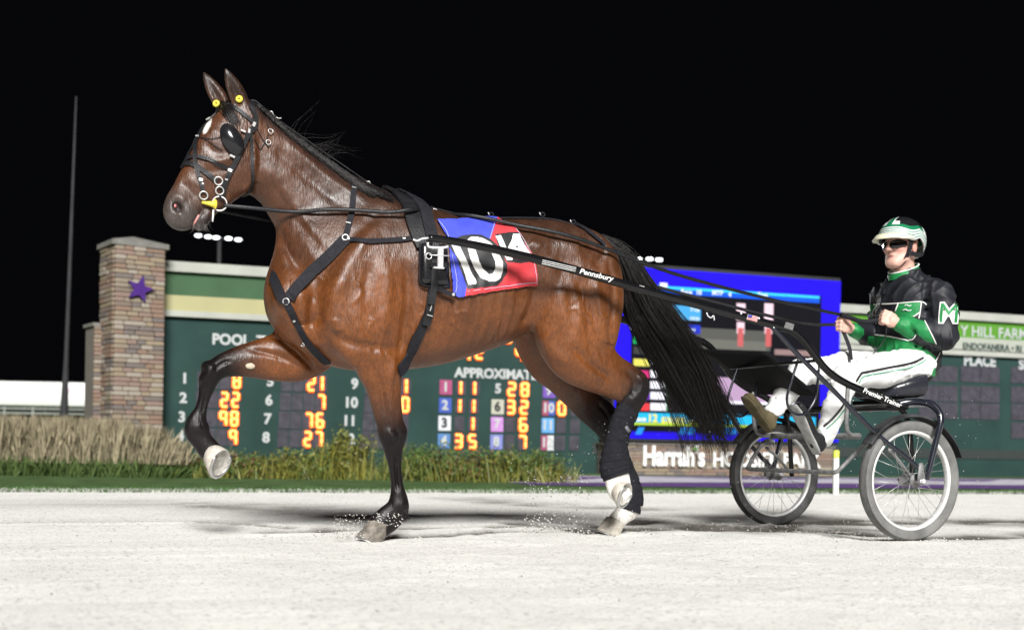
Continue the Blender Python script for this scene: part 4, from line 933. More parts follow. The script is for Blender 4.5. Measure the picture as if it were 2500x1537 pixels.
g = H.P(905, 1310, 0.11); g[2] = 0.004
hoof(H.P(931, 1273, 0.11), g+[-0.012, 0, -0.008], (1, 0, 0), 0.047, 0.062, M_hoof)
g = H.P(1491, 1300, -0.115); g[2] = -0.004
hoof(H.P(1506, 1268, -0.115), g, (1, 0, 0.0), 0.05, 0.06, M_hoofw)
hoof(H.P(516, 1106, -0.108), H.P(539, 1120, -0.108)+[0, 0.045, 0], H.P(537, 1170, -0.108)-H.P(541, 1121, -0.108), 0.052, 0.07, M_hoofw)
hoof(H.P(1504, 1188, 0.118), H.P(1519, 1198, 0.118)+[0, 0.052, 0], H.P(1504, 1236, 0.125)-H.P(1539, 1171, 0.125), 0.046, 0.066, M_hoofw)

# ------------------------------------------------------------------ tail, mane
M_hair = mat('black_hair', (0.008, 0.0065, 0.006), rough=0.45, var=0.35, scale=30, spec=0.35)
def strands(name, roots, n, w0, parent, seed=1, sub=2, m=None):
    """roots(rg) -> polyline of one hair; thin 3-sided blades joined into one lock"""
    rg = np.random.default_rng(seed); p = np.array([cr(roots(rg), sub) for _ in range(n)]); k = p.shape[1]      # n, k, 3
    t = np.empty_like(p); t[:, 1:-1] = p[:, 2:]-p[:, :-2]; t[:, 0] = p[:, 1]-p[:, 0]; t[:, -1] = p[:, -1]-p[:, -2]; t /= np.maximum(np.linalg.norm(t, axis=2, keepdims=True), 1e-9)
    s1 = np.cross(t, np.array([0.3, 1, 0.2])); s1 /= np.linalg.norm(s1, axis=2, keepdims=True); s2 = np.cross(t, s1)
    w = (w0*(0.5+rg.random(n)))[:, None, None]*(np.linspace(1, 0.12, k)**0.7)[None, :, None]
    V = np.stack([p+s1*w, p-s1*w*0.5+s2*w*0.87, p-s1*w*0.5-s2*w*0.87], 2).reshape(-1, 3)
    b = (np.arange(n)[:, None]*k+np.arange(k-1)[None]).reshape(-1)*3
    Fc = np.concatenate([np.stack([b+a, b+(a+1) % 3, b+3+(a+1) % 3, b+3+a], 1) for a in range(3)])
    return tag(mk(name, V, Fc, m or M_hair, parent), kind='stuff')
tc_ = cr([(1462, 583, 15), (1512, 627, 28), (1546, 695, 36), (1582, 762, 48), (1636, 836, 54), (1688, 922, 54), (1728, 1008, 46), (1752, 1080, 38), (1760, 1150, 30)], 4)
T3 = np.array([H.P(x, y, 0.0) for x, y, w in tc_]); TW = np.array([w for x, y, w in tc_])*5.9/2900
gt = np.random.default_rng(44); CL = [(gt.random()*2*math.pi, math.sqrt(gt.random()), gt.random()*6, 0.008+0.016*gt.random(), (gt.random()**2.5)*0.16*gt.choice([-1, 1]), 0.56+0.40*gt.random()**1.3 if gt.random() < 0.72 else 0.30+0.4*gt.random()) for _ in range(90)]
def tail_strand(rg):
    a, r, ph, amp, fly, e = CL[rg.integers(0, len(CL))]; st = 0.0 if rg.random() < 0.65 else rg.random()*0.3
    ca, sa = r*math.cos(a)+rg.normal(0, 0.16), (r*math.sin(a)+rg.normal(0, 0.16))*0.6; e = min(1.02, e+rg.normal(0, 0.05)); ph = ph+rg.normal(0, 0.25); fly = fly+rg.normal(0, 0.012)+(rg.random()**8)*0.12
    out = []
    for u in np.linspace(st, max(e, st+0.15), 8):
        x = min(u, 1.0)*(len(T3)-1); i = min(int(x), len(T3)-2); fq = x-i
        c = T3[i]*(1-fq)+T3[i+1]*fq; w = TW[i]*(1-fq)+TW[i+1]*fq
        d = T3[i+1]-T3[i]; nn = np.array([-d[2], 0, d[0]]); nn /= np.linalg.norm(nn); spread = min(1, (u-st)*4+0.5)
        out.append(c+nn*(w*ca*spread+amp*math.sin(ph+u*9)+fly*max(0, u-0.35)**1.5*1.8)+np.array([0, w*sa*spread*1.3+amp*math.cos(ph+u*7), 0]))
    return np.array(out)
strands('tail', tail_strand, 5600, 0.0016, horse, seed=4)
mk('tail_dock', *sweep(T3[:22], TW[:22]*0.62*np.linspace(1, 0.35, 22), 10), M_hair, horse)
crest = [(622, 250), (655, 280), (700, 316), (757, 358), (812, 400), (868, 438), (925, 466), (985, 492)]
cc = cr(crest, 6)
def mane_strand(rg):
    i = rg.integers(0, len(cc)-6); x, y = cc[i]; b, nb = HS.hit(x+3, y+7, -0.004)
    L = (20+38*rg.random())*(1 if y > 280 else 0.6)*(1.0 if x < 860 else 0.5); sk = 0.75+0.5*rg.random(); out = [b]
    for k in range(1, 5):
        u = k/4; q, nq = HS.hit(x+4+u*L*sk, y+7+u*L*(0.95-0.12*sk)+rg.normal()*1.5, 0.005+0.006*rg.random()); out.append(q)
    return np.array(out)
strands('mane', mane_strand, 3600, 0.0021, horse, seed=5)
def fly_strand(rg):
    k = rg.integers(0, 4); st = [(722, 325), (752, 350), (800, 385), (775, 366)][k]
    en = [[(738, 292), (762, 268), (782, 246), (780, 230)], [(785, 342), (815, 338), (842, 326), (862, 306)], [(822, 374), (850, 372), (872, 380), (890, 384)], [(800, 352), (830, 354), (860, 362), (880, 364)]][k]
    j = rg.normal(0, 1)*16; f = 0.45+0.65*rg.random(); cv = rg.normal(0, 5, 2); out = [H.P(st[0]+j, st[1]+j*0.72+5, 0.0)]
    for m_, e in enumerate(en):
        d = np.array(e)-st; u = (m_+1)/4; out.append(H.P(st[0]+j*(1-u*0.8)+d[0]*f+cv[0]*u*u, st[1]+j*0.72*(1-u*0.9)+d[1]*f+cv[1]*u*u+4, 0.02*rg.normal()*u))
    return np.array(out)
strands('mane_wisps', fly_strand, 34, 0.0007, horse, seed=6)
def fore_strand(rg):
    x, y = 548+rg.normal()*8, 252+rg.normal()*4; out = []
    for u in np.linspace(0, 1, 5): out.append(HS.hit(x+u*26+rg.normal()*1.5, y+u*52, 0.006)[0])
    return np.array(out)
strands('forelock', fore_strand, 60, 0.002, horse, seed=8)
def whisker(rg):
    x, y = 470+rg.random()*40, 548+rg.random()*10; b = HS.hit(x, y-8, -0.002)[0]; d = np.array([rg.normal()*0.010, rg.normal()*0.02+0.005, -0.022-0.02*rg.random()])
    return np.array([b, b+d*0.5, b+d+[rg.normal()*0.006, 0, 0]])
strands('whiskers', whisker, 70, 0.0006, horse, seed=11, m=mat('whisker_grey', (0.16, 0.14, 0.13), rough=0.6))
def fetlock_hair(rg):
    x, y = 984+rg.random()*12, 1244+rg.random()*16; b = HS.hit(x-4, y-4, -0.003)[0]; d = np.array([-0.012-0.008*rg.random(), rg.normal()*0.008, -0.022-0.018*rg.random()])
    return np.array([b, b+d*0.5, b+d])
strands('fetlock_hair', fetlock_hair, 160, 0.0012, horse, seed=12)
P_, N_ = HS.path([(486, 524), (479, 537), (471, 550)], 0.0, 4); mk('inner_lip', *sweep(P_, [0.003]+[0.0055]*(len(P_)-2)+[0.003], 8), mat('lip_pink', (0.50, 0.22, 0.21), rough=0.4), horse)
# chestnut callosity and pink inside of the nostril
p, nrm = HS.hit(611, 893, 0.002)
mk('chestnut', *ball(p, (0.022, 0.008, 0.014)), mat('callus', (0.42, 0.36, 0.27), rough=0.9, var=0.4, scale=80, bump=0.6), horse)
p, nrm = HS.hit(427, 502, -0.001); mk('nostril_lining', *ball(p, (0.008, 0.004, 0.009)), mat('nostril_pink', (0.55, 0.16, 0.16), rough=0.4), horse)
# ================================================================== harness
M_lea = mat('black_leather', (0.012, 0.012, 0.014), spec=0.3, rough=0.45, var=0.3, scale=30, bump=0.2, bscale=150)
M_web = mat('black_webbing', (0.014, 0.014, 0.018), spec=0.2, rough=0.7, var=0.25, scale=60, bump=0.3, bscale=300)
M_patent = mat('padded_vinyl', (0.012, 0.012, 0.014), rough=0.22, var=0.1, scale=20)
M_chrome = mat('harness_steel', (0.58, 0.58, 0.57), rough=0.35, metal=0.45, var=0.1)
PXM = 5.5/2900                      # metres per photograph pixel at the horse
def strap(name, pxs, w_px, par, m=None, off=0.004, t=0.005, n=5, ends=None):
    P, N = HS.path(pxs, off, n); w = np.interp(np.linspace(0, 1, len(P)), np.linspace(0, 1, len(np.atleast_1d(w_px))), np.atleast_1d(w_px))*PXM
    return mk(name, *ribbon(P, N, w, t), m or M_lea, par)
def ring(name, x, y, r_px, par, off=0.012, th=0.0032, m=None):
    p, n = HS.hit(x, y, off); return mk(name, *torus(p, n, r_px*PXM, th, 20, 6), m or M_chrome, par)
def stud(name, x, y, a, b_, rot, par, off=0.012, m=None):
    """small metal keeper or buckle plate lying on the skin"""
    p, n = HS.hit(x, y, off); p2, _ = HS.hit(x+math.cos(rot)*2, y+math.sin(rot)*2, off)
    e = p2-p; e = e-n*(e @ n); e /= np.linalg.norm(e)+1e-9; f_ = np.cross(n, e)
    return mk(name, *xf(box((0, 0, 0), (a*PXM*0.72, b_*PXM*0.62, 0.005)), basis(p, e, f_, n)), m or M_chrome, par, smooth=False)
def mirror_near(P, N, off=0.004):
    """carry a strap round to the horse's other side"""
    out = [HS.near((p[0], -p[1], p[2]), off) for p in P]; return np.array([a for a, b in out]), np.array([b for a, b in out])
def loop(name, pxs, w_px, par, m=None, off=0.004, t=0.005, rise=0.35):
    """strap down the near side, across and down the far side"""
    P, N = HS.path(pxs, off, 5); Q, K = mirror_near(P, N, off)
    mid = []
    a, b = P[0], Q[0]
    for u in np.linspace(0, 1, 9)[1:-1]:
        q = b*(1-u)+a*u; q = q+np.array([0, 0, rise*math.sin(math.pi*u)]); mid.append(HS.near(q, off))
    PP = np.vstack([Q[::-1], [x for x, y in mid], P]); NN = np.vstack([K[::-1], [y for x, y in mid], N])
    for _ in range(2): PP[1:-1] = PP[1:-1]*0.5+(PP[2:]+PP[:-2])*0.25
    return mk(name, *ribbon(PP, NN, w_px*PXM, t), m or M_lea, par)

# ---- bridle
bri = H.empty('bridle', 'black leather bridle with steel rings and blinkers on the horse\'s head', 'bridle')
loop('crownpiece', [(612, 262), (622, 280), (622, 305), (612, 322)], 13, bri, rise=0.0)
loop('browband', [(556, 256), (580, 268), (600, 284), (617, 299)], 9, bri, rise=0.0)
strap('brow_strap', [(552, 254), (530, 266), (511, 290), (489, 327), (482, 342)], 9, bri)
strap('overcheck_cheek', [(482, 340), (479, 364), (478, 390), (483, 418), (489, 442), (496, 470)], 9, bri, off=0.007)
strap('face_strap', [(487, 330), (474, 356), (462, 378), (452, 402)], 6, bri)
strap('noseband', [(449, 398), (462, 388), (478, 382), (513, 391), (540, 403), (562, 413)], 8, bri, off=0.006)
strap('noseband', [(446, 408), (458, 400), (474, 402), (498, 418), (516, 432), (530, 443)], 11, bri, off=0.005)
strap('cheekpiece', [(608, 322), (590, 362), (566, 412), (551, 442), (541, 474), (538, 486)], 11, bri, off=0.009)
strap('throatlatch', [(611, 318), (613, 345), (615, 390), (616, 430), (610, 462), (594, 480)], 7, bri)
for x, y, r in ((533, 442, 9), (535, 465, 9), (497, 477, 9)): ring('ring', x, y, r, bri)
p = H.P(536, 497, 0.095); mk('bit_ring', *torus(p, (0.15, 1, 0), 0.031, 0.0035, 26, 8), M_chrome, bri)
M_yel = mat('yellow_rubber', (0.72, 0.58, 0.06), rough=0.5)
mk('bit_guard', *sweep(cr([H.P(493, 494, 0.098), H.P(512, 497, 0.104), H.P(524, 499, 0.104)], 3), [0.006, 0.007, 0.009, 0.011, 0.012, 0.014, 0.018], 10), M_yel, bri)
mk('bit_guard', *ball(H.P(525, 498, 0.106), (0.010, 0.010, 0.022)), M_yel, bri)
mk('tongue_tie', *sweep([H.P(521, 512, 0.1), H.P(520, 528, 0.1), H.P(519, 541, 0.1)], [0.004, 0.0045, 0.004], 6), mat('white_cord', (0.7, 0.7, 0.68), rough=0.7), bri)
# blinker cups: a bowl standing off the eye
def cup(x, y, sg):
    p, n = HS.hit(x, y, 0.010)
    if sg < 0: q, k = HS.near((p[0]+0.01, -p[1]+0.03, p[2]), 0.01); p, n = q, k
    e = np.array([0.45, 0, 0.9]); e -= n*(e @ n); e /= np.linalg.norm(e); f_ = np.cross(e, n); v = []
    rows = [(0.02, 0.034), (0.4, 0.030), (0.7, 0.022), (0.9, 0.010), (1.0, 0.0)]
    for r, h in rows:
        for k in range(20):
            a = 2*math.pi*k/20; v.append(p+f_*math.cos(a)*0.046*r+e*math.sin(a)*0.076*r+n*h)
    fc = [(i*20+k, i*20+(k+1) % 20, (i+1)*20+(k+1) % 20, (i+1)*20+k) for i in range(4) for k in range(20)]+[tuple(range(19, -1, -1))]
    return mk('blinker', v, fc, M_patent, bri)
cup(566, 343, 1); cup(566, 343, -1)
for a_ in ((592, 322, 16, 6, 0.4), (606, 322, 7, 16, 0.3), (618, 306, 9, 18, 0.5), (565, 384, 17, 8, 0.45), (561, 418, 12, 9, 0.3), (490, 440, 12, 10, 0.2), (494, 450, 6, 6, 0), (486, 336, 12, 6, 0), (552, 438, 9, 5, 0.3), (513, 295, 16, 6, -0.5)): stud('buckle', *a_, bri, off=0.013)
for x, y in ((659, 323), (654, 349)): ring('snap_ring', x, y, 5.5, bri, th=0.002)
# hanging check wires on the cheek
for q in ([(622, 306), (640, 340), (656, 362)], [(650, 300), (655, 312), (658, 318)], [(655, 330), (645, 350), (636, 366), (628, 356), (620, 340)], [(489, 336), (510, 345), (530, 360), (543, 366)], [(492, 337), (520, 340), (545, 332)]):
    P_, N_ = HS.path(q, 0.006, 4); mk('wire', *sweep(P_, 0.0018, 5), M_lea, bri)
for x, y, l_, lab in ((584, 242, 0.085, 'yellow foam ear plug in the near ear of the horse'), (528, 253, -0.02, 'yellow foam ear plug in the far ear of the horse')):
    c = H.P(x, y, l_); tag_o = mk('ear_plug', *torus(c, (0.5, 1, 0.1), 0.010, 0.0070, 14, 8), M_yel); tag_o.location = H.o; tag_o.rotation_euler = (0, 0, H.ang); tag(tag_o, lab, 'ear plug', 'yellow ear plugs')

# ---- overcheck rein along the crest
oc = H.empty('overcheck_rein', 'thin black check rein running above the mane to the saddle', 'rein')
pts = cr([H.P(x, y, 0.0) for x, y in ((600, 252), (622, 246), (655, 274), (700, 308), (760, 350), (834, 401), (905, 449), (960, 478), (1015, 500), (1040, 512))], 5)
mk('cord', *sweep(pts, 0.0042, 6), M_lea, oc)
for x, y in ((668, 282), (905, 452), (1012, 500)):
    c = H.P(x, y, 0.01); mk('hook', *sweep(cr([c+[0.02, 0, 0.014], c+[0.008, 0.006, 0.014], c, c+[-0.02, 0.004, -0.012], c+[-0.034, 0, -0.008]], 4), 0.0035, 6), M_chrome, oc)

# ---- breast collar
bc = H.empty('breast_collar', 'black breast collar with neck strap around the horse\'s chest', 'breast collar')
loop('neck_strap', [(866, 448), (862, 480), (860, 515), (852, 548), (843, 580)], 14, bc, M_web)
P, N = HS.path([(846, 583), (804, 625), (756, 668), (706, 729)], 0.006, 6); mk('collar', *ribbon(P, N, 27*PXM, 0.009), M_web, bc)
P2, N2 = HS.path([(706, 729), (694, 731), (684, 712), (672, 682), (664, 668)], 0.006, 5); Q, K = mirror_near(P, N, 0.006)
mk('collar', *ribbon(np.vstack([P2[:-2], Q[::-1][3:]]), np.vstack([N2[:-2], K[::-1][3:]]), 24*PXM, 0.009), M_web, bc)
strap('fork_strap', [(700, 738), (720, 777), (740, 816), (762, 848), (800, 885)], [17, 15, 17, 22], bc, M_web, off=0.005)
strap('trace', [(846, 586), (890, 589), (927, 589), (993, 585), (1022, 577)], 12, bc, M_web, off=0.006)
for x, y, r in ((843, 582, 7), (700, 736, 7)): ring('ring', x, y, r, bc)
for a_ in ((851, 548, 16, 4, 0.2), (852, 586, 8, 10, 0), (985, 585, 9, 5, 0), (716, 780, 5, 9, 0.4), (862, 463, 14, 4, 0.3)): stud('buckle', *a_, bc, off=0.014)
p, n = HS.hit(741, 836, 0.014); mk('staple', *torus(p, n, 0.009, 0.002, 14, 6, 0.3, math.pi+1.2), M_chrome, bc)

# ---- harness saddle, girth, crupper
sad = H.empty('harness_saddle', 'black padded driving saddle with girth, terret and shaft holder', 'saddle')
loop('saddle_tree', [(1003, 512), (1010, 540), (1022, 575), (1036, 602)], 44, sad, M_lea, off=0.010, t=0.014)
loop('backpad_cover', [(1036, 524), (1040, 545), (1048, 572), (1054, 600)], 30, sad, M_web, off=0.026, t=0.008)
def drape_patch(name, poly_px, nx, ny, m, par, off=0.01, thick=0.02, round_=0.0):
    """quilted pad: four-sided patch (tl, tr, br, bl) laid on the skin, edges rolled down"""
    tl, tr, br_, bl_ = [np.array(q, float) for q in poly_px]; v = []; f = []
    for j in range(ny+1):
        for i in range(nx+1):
            u, w = i/nx, j/ny; q = (tl*(1-u)+tr*u)*(1-w)+(bl_*(1-u)+br_*u)*w
            e = min(1, min(u, 1-u)*nx/2.0)*min(1, min(w, 1-w)*ny/2.0); e = math.sqrt(max(0, 1-(1-e)**2)); p, n = HS.hit(q[0], q[1], off); v.append(p+n*thick*e)
    for j in range(ny):
        for i in range(nx): a = j*(nx+1)+i; f.append((a, a+nx+1, a+nx+2, a+1))
    return mk(name, v, f, m, par)
pad = drape_patch('pad', [(1021, 594), (1092, 598), (1099, 703), (1023, 697)], 14, 18, M_patent, sad, 0.004, 0.035)
P, N = HS.path([(1022, 600), (1022, 650), (1024, 694), (1060, 701), (1096, 702)], 0.026, 5); mk('pad_piping', *sweep(P, 0.004, 6), M_web, pad)
strap('girth', [(1058, 600), (1056, 650), (1055, 701), (1047, 741)], 16, sad, M_lea, off=0.042, t=0.006)
strap('girth', [(1055, 690), (1047, 741), (1033, 785), (1011, 832), (992, 868), (978, 896), (968, 904)], [17, 18, 26, 30, 30], sad, M_web, off=0.012, t=0.010)
strap('girth', [(1052, 715), (1044, 755), (1036, 790)], 20, sad, M_lea, off=0.028, t=0.006)
strap('tie_down', [(1052, 700), (1080, 712), (1106, 722)], 11, sad, M_web, off=0.03)
strap('keeper', [(1044, 652), (1064, 654), (1084, 655)], 12, sad, M_web, off=0.05)
for x, y in ((1041, 752), (1044, 766)): stud('buckle', x, y, 20, 3, 0.3, sad, off=0.038)
for sg in (1, -1):
    c = H.P(1060, 519, 0.06); c[1] *= sg; mk('terret', *torus(c, (0.1, 1, 0), 0.0175, 0.0032, 20, 6), M_chrome, sad)
q = H.P(1107, 719, 0.315); mk('rivet', *ball(q, (0.008, 0.008, 0.008)), M_chrome, sad)
cr_ = H.empty('crupper', 'black back strap and crupper along the horse\'s spine', 'crupper')
pts = cr([H.P(x, y, 0.0) for x, y in ((1045, 524), (1120, 526), (1200, 533), (1310, 532), (1360, 537), (1402, 548), (1440, 566), (1470, 588), (1490, 615))], 6)
P = np.array([HS.near(q, 0.008)[0] for q in pts]); N = np.array([HS.near(q, 0.008)[1] for q in pts]); mk('back_strap', *ribbon(P, N, 0.028, 0.006), M_web, cr_)
for x, y in ((1200, 528), (1325, 528), (1400, 546)):
    c = H.P(x, y, 0.0); mk('loop', *torus(c+[0, 0, 0.008], (0, 1, 0), 0.010, 0.004, 12, 6), M_web, cr_); mk('buckle', *sweep([c+[0.018, 0, 0.018], c+[0.008, 0, 0.0]], 0.003, 6), M_chrome, cr_)
P, N = HS.path([(1402, 549), (1428, 562), (1450, 580), (1475, 600)], 0.008, 5); mk('dock_strap', *ribbon(P, N, 0.02, 0.006), M_web, cr_)

# ---- number cloth
clo = H.empty('number_cloth', 'blue and red number cloth reading 10 behind the saddle', 'saddle cloth')
Z = lambda q: [(1000+x/6.3, 500+y/6.3) for x, y in q]
cl_out = [(1065, 541), (1140, 538), (1214, 537), (1243, 552), (1267, 576), (1285, 600), (1297, 622), (1308, 651), (1314, 695), (1206, 710), (1119, 725), (1104, 717), (1099, 659), (1096, 614), (1091, 582), (1079, 562)]
cl_red = Z([(1350, 225), (1225, 560), (1200, 700), (1150, 1150), (870, 1250), (820, 1440), (2100, 1440), (2100, 200)])
cl_b10 = Z([(560, 620), (650, 560), (800, 505), (950, 485), (1090, 488), (1230, 555), (1340, 660), (1420, 780), (1480, 930), (1470, 1080), (1410, 1180), (1310, 1250), (880, 1300), (830, 1180), (770, 1000), (700, 800)])
cl_b14 = Z([(1300, 485), (1480, 465), (1650, 462), (1740, 560), (1835, 755), (1820, 880), (1650, 905), (1480, 892), (1420, 790), (1330, 620)])
cl_w = [Z([(590, 560), (720, 560), (1000, 1170), (995, 1222), (900, 1232), (840, 1100), (760, 880)]),
        Z([(880, 560), (930, 520), (1010, 515), (1110, 535), (1220, 600), (1330, 720), (1415, 880), (1420, 1020), (1370, 1130), (1290, 1185), (1200, 1185), (1090, 1130), (990, 1010), (920, 850), (885, 690)]),
        Z([(1305, 510), (1385, 505), (1480, 700), (1562, 845), (1545, 862), (1480, 862), (1400, 720)]), Z([(1575, 488), (1668, 488), (1760, 640), (1832, 745), (1700, 740), (1500, 690), (1505, 650), (1560, 560)])]
cl_hole = [Z([(985, 640), (1060, 610), (1150, 650), (1240, 750), (1300, 870), (1305, 985), (1270, 1065), (1200, 1075), (1110, 985), (1040, 850), (1000, 720)]), Z([(1612, 678), (1662, 678), (1638, 630)])]
step = 1.3
cxs = np.arange(1060, 1318, step); cys = np.arange(533, 729, step); CXg, CYg = np.meshgrid(cxs, cys, indexing='ij')
vid = -np.ones(CXg.shape, int); VV = []; pc = np.stack([CXg.ravel(), CYg.ravel()], 1)
ins = inpoly(pc, cl_out).reshape(CXg.shape)
ctr = np.stack([(CXg[:-1, :-1]+step/2).ravel(), (CYg[:-1, :-1]+step/2).ravel()], 1); cin = inpoly(ctr, cl_out).reshape(CXg.shape[0]-1, -1)
cls = np.zeros(len(ctr), int); cls[inpoly(ctr, cl_red)] = 1; cls[inpoly(ctr, cl_b10) | inpoly(ctr, cl_b14)] = 2
wh = np.zeros(len(ctr), bool)
for q in cl_w: wh |= inpoly(ctr, q)
for q in cl_hole: wh &= ~inpoly(ctr, q)
cls[wh & (cls == 2)] = 3; cls = cls.reshape(cin.shape)
need = np.zeros(CXg.shape, bool)
for di in (0, 1):
    for dj in (0, 1): need[di:need.shape[0]-1+di, dj:need.shape[1]-1+dj] |= cin
CP = np.zeros(CXg.shape+(3,))
for i, j in np.argwhere(need):
    p, n = HS.hit(CXg[i, j], CYg[i, j], 0.016+0.003*math.sin(CXg[i, j]*0.05+CYg[i, j]*0.08)); CP[i, j] = p
for _ in range(3):
    A = CP.copy(); wgt = need[1:-1, 1:-1] & need[:-2, 1:-1] & need[2:, 1:-1] & need[1:-1, :-2] & need[1:-1, 2:]
    S_ = (CP[:-2, 1:-1]+CP[2:, 1:-1]+CP[1:-1, :-2]+CP[1:-1, 2:])/4; A[1:-1, 1:-1][wgt] = (CP[1:-1, 1:-1]*0.4+S_*0.6)[wgt]; CP = A
M_cl = [mat('cloth_blue', (0.045, 0.065, 0.55), rough=0.7, var=0.12, scale=25, bump=0.2, bscale=90), mat('cloth_red', (0.52, 0.035, 0.045), rough=0.7, var=0.12, scale=25, bump=0.2, bscale=90), mat('cloth_black', (0.016, 0.016, 0.018), rough=0.55, var=0.2, scale=25), mat('cloth_white', (0.82, 0.81, 0.79), rough=0.6, var=0.03, scale=25)]
for k, nm in enumerate(('blue_panel', 'red_panel', 'number_patch', 'numerals')):
    idx_ = -np.ones(CXg.shape, int); v = []; f = []
    for i, j in np.argwhere(cin & (cls == k)):
        q = []
        for a_, b_ in ((i, j), (i, j+1), (i+1, j+1), (i+1, j)):
            if idx_[a_, b_] < 0: idx_[a_, b_] = len(v); v.append(CP[a_, b_])
            q.append(idx_[a_, b_])
        f.append(tuple(q))
    if f:
        o = mk(nm, v, f, M_cl[k], clo)
def on_cloth(pxs, off=0.019):
    return np.array([HS.hit(x, y, off)[0] for x, y in cr(pxs, 6)])
M_thr = mat('stitching', (0.6, 0.62, 0.8), rough=0.8)
for q in (Z([(430, 285), (540, 420), (600, 560)]), Z([(1320, 250), (1215, 560)]), Z([(640, 780), (690, 1050), (720, 1200), (700, 1360)]), Z([(880, 1330), (1400, 1260), (1960, 1180)]), Z([(1620, 410), (1800, 660), (1900, 900), (1955, 1200)])): mk('stitching', *sweep(on_cloth(q), 0.0011, 4), M_thr, clo)

# ---- leg wraps
M_wrap = mat('wrap_knit', (0.013, 0.0135, 0.017), spec=0.15, rough=0.85, var=0.25, scale=50, bump=0.5, bscale=220)
def loft(name, rows, m, par, seg=22, wraps=0, lean=0.0):
    c = cr(pairs(H, rows), 14); d = tangents(c[:, :2].copy()); v = []
    for i, r in enumerate(c):
        nn = np.array([-d[i][1], d[i][0]]); g_ = 1.0+(0.085*((i*wraps/len(c)) % 1.0) if wraps else 0)
        for k in range(seg):
            a = 2*math.pi*k/seg; s_ = math.cos(a)*r[2]*g_; v.append((r[0]+nn[0]*s_, r[4]+math.sin(a)*r[3]*g_, r[1]+nn[1]*s_+lean*math.sin(a)))
    n = len(c); f = [(i*seg+k, i*seg+(k+1) % seg, (i+1)*seg+(k+1) % seg, (i+1)*seg+k) for i in range(n-1) for k in range(seg)]+[tuple(range(seg-1, -1, -1)), tuple((n-1)*seg+k for k in range(seg))]
    return mk(name, v, f, m, par)
w1 = H.empty('leg_wrap', 'navy black knit wrap on the lifted near hind leg', 'leg wrap', 'hind leg wraps')
loft('wrap', [(1506, 1004, 1560, 998, 0.043, 0.13), (1496, 1024, 1549, 1020, 0.042, 0.128), (1486, 1046, 1538, 1054, 0.041, 0.126), (1474, 1092, 1531, 1100, 0.043, 0.125), (1466, 1124, 1537, 1130, 0.047, 0.125), (1468, 1146, 1541, 1150, 0.048, 0.125), (1476, 1163, 1541, 1163, 0.046, 0.125)], M_wrap, w1, wraps=9, lean=0.012)
p1, p2 = H.P(1527, 1040, 0.168), H.P(1537, 1054, 0.166); mk('fastener', *sweep([p1, p2], 0.010, 8, ry=0.004, up=(1, 0, 0)), mat('velcro_grey', (0.10, 0.10, 0.115), rough=0.6), w1)
w2 = H.empty('leg_wrap', 'plain black wrap on the planted far hind leg', 'leg wrap', 'hind leg wraps')
loft('wrap', [(1478, 1086, 1522, 1070, 0.038, -0.123), (1498, 1138, 1541, 1126, 0.037, -0.12), (1513, 1180, 1559, 1172, 0.04, -0.117), (1517, 1214, 1569, 1212, 0.043, -0.116), (1508, 1240, 1561, 1252, 0.042, -0.115)], M_wrap, w2, wraps=6)
# ================================================================== jog cart
C = CART
cart = C.empty('jog_cart', 'black two-wheeled training cart with padded seat drawn by the horse', 'jog cart')
M_blk = mat('cart_black_paint', (0.006, 0.006, 0.007), rough=0.22, var=0.2, scale=15, spec=0.4)
M_navy = mat('cart_blue_black', (0.012, 0.014, 0.022), rough=0.25, var=0.15, scale=15, coat=0.4)
M_grey = mat('dusty_steel', (0.20, 0.20, 0.20), rough=0.6, metal=0.4, var=0.35, scale=30, bump=0.3, bscale=200)
M_alu = mat('bright_alloy', (0.80, 0.80, 0.82), rough=0.3, metal=0.5, var=0.15, scale=40)
M_dec = mat('decal_white', (0.75, 0.75, 0.74), rough=0.4)
def pp(q): return np.array([C.P(*a) for a in q])
def both(name, q, r, m, seg=10, n=5, ry=None, up=None):
    P = cr(pp(q), n); rr = np.interp(np.linspace(0, 1, len(P)), np.linspace(0, 1, len(np.atleast_1d(r))), np.atleast_1d(r)) if np.ndim(r) else r
    a = mk(name, *sweep(P, rr, seg, ry=ry, up=up), m, cart); Q = P.copy(); Q[:, 1] *= -1; mk(name, *sweep(Q, rr, seg, ry=ry, up=up), m, cart); return P
SH = both('shaft', [(1046, 581, .345), (1090, 586, .347), (1200, 607, .352), (1340, 641, .358), (1560, 704, .37), (1750, 756, .385), (1895, 795, .40), (1932, 805, .402)], [0.0155, 0.0175, 0.0195, 0.0205, 0.0205, 0.0195, 0.0195], M_blk, 14)
both('side_tube', [(1915, 798, .402), (1942, 812, .403), (1966, 836, .405), (1990, 868, .41), (2018, 902, .415), (2056, 930, .42), (2110, 955, .43), (2160, 976, .46), (2215, 994, .50)], 0.0185, M_blk, 14)
both('brace', [(1880, 792, .40), (1945, 862, .43), (2040, 958, .50), (2136, 1055, .58), (2200, 1106, .62), (2262, 1158, .645)], 0.0125, M_navy, 10)
both('arch', [(2190, 986, .48), (2230, 980, .52), (2266, 984, .58), (2288, 1000, .62), (2296, 1026, .645), (2284, 1080, .645), (2262, 1170, .645)], [0.020, 0.020, 0.020, 0.018, 0.016, 0.014], M_navy, 12)
both('inner_fork', [(2190, 988, .48), (2214, 1020, .50), (2222, 1066, .505), (2228, 1176, .505)], 0.014, M_blk, 10)
both('post', [(2070, 936, .415), (2068, 985, .41), (2067, 1040, .40), (2076, 1060, .39), (2100, 1064, .37)], 0.0115, M_grey, 10)
both('fork_brace', [(2168, 1095, .52), (2195, 1125, .51), (2225, 1165, .51)], 0.009, M_grey, 8)
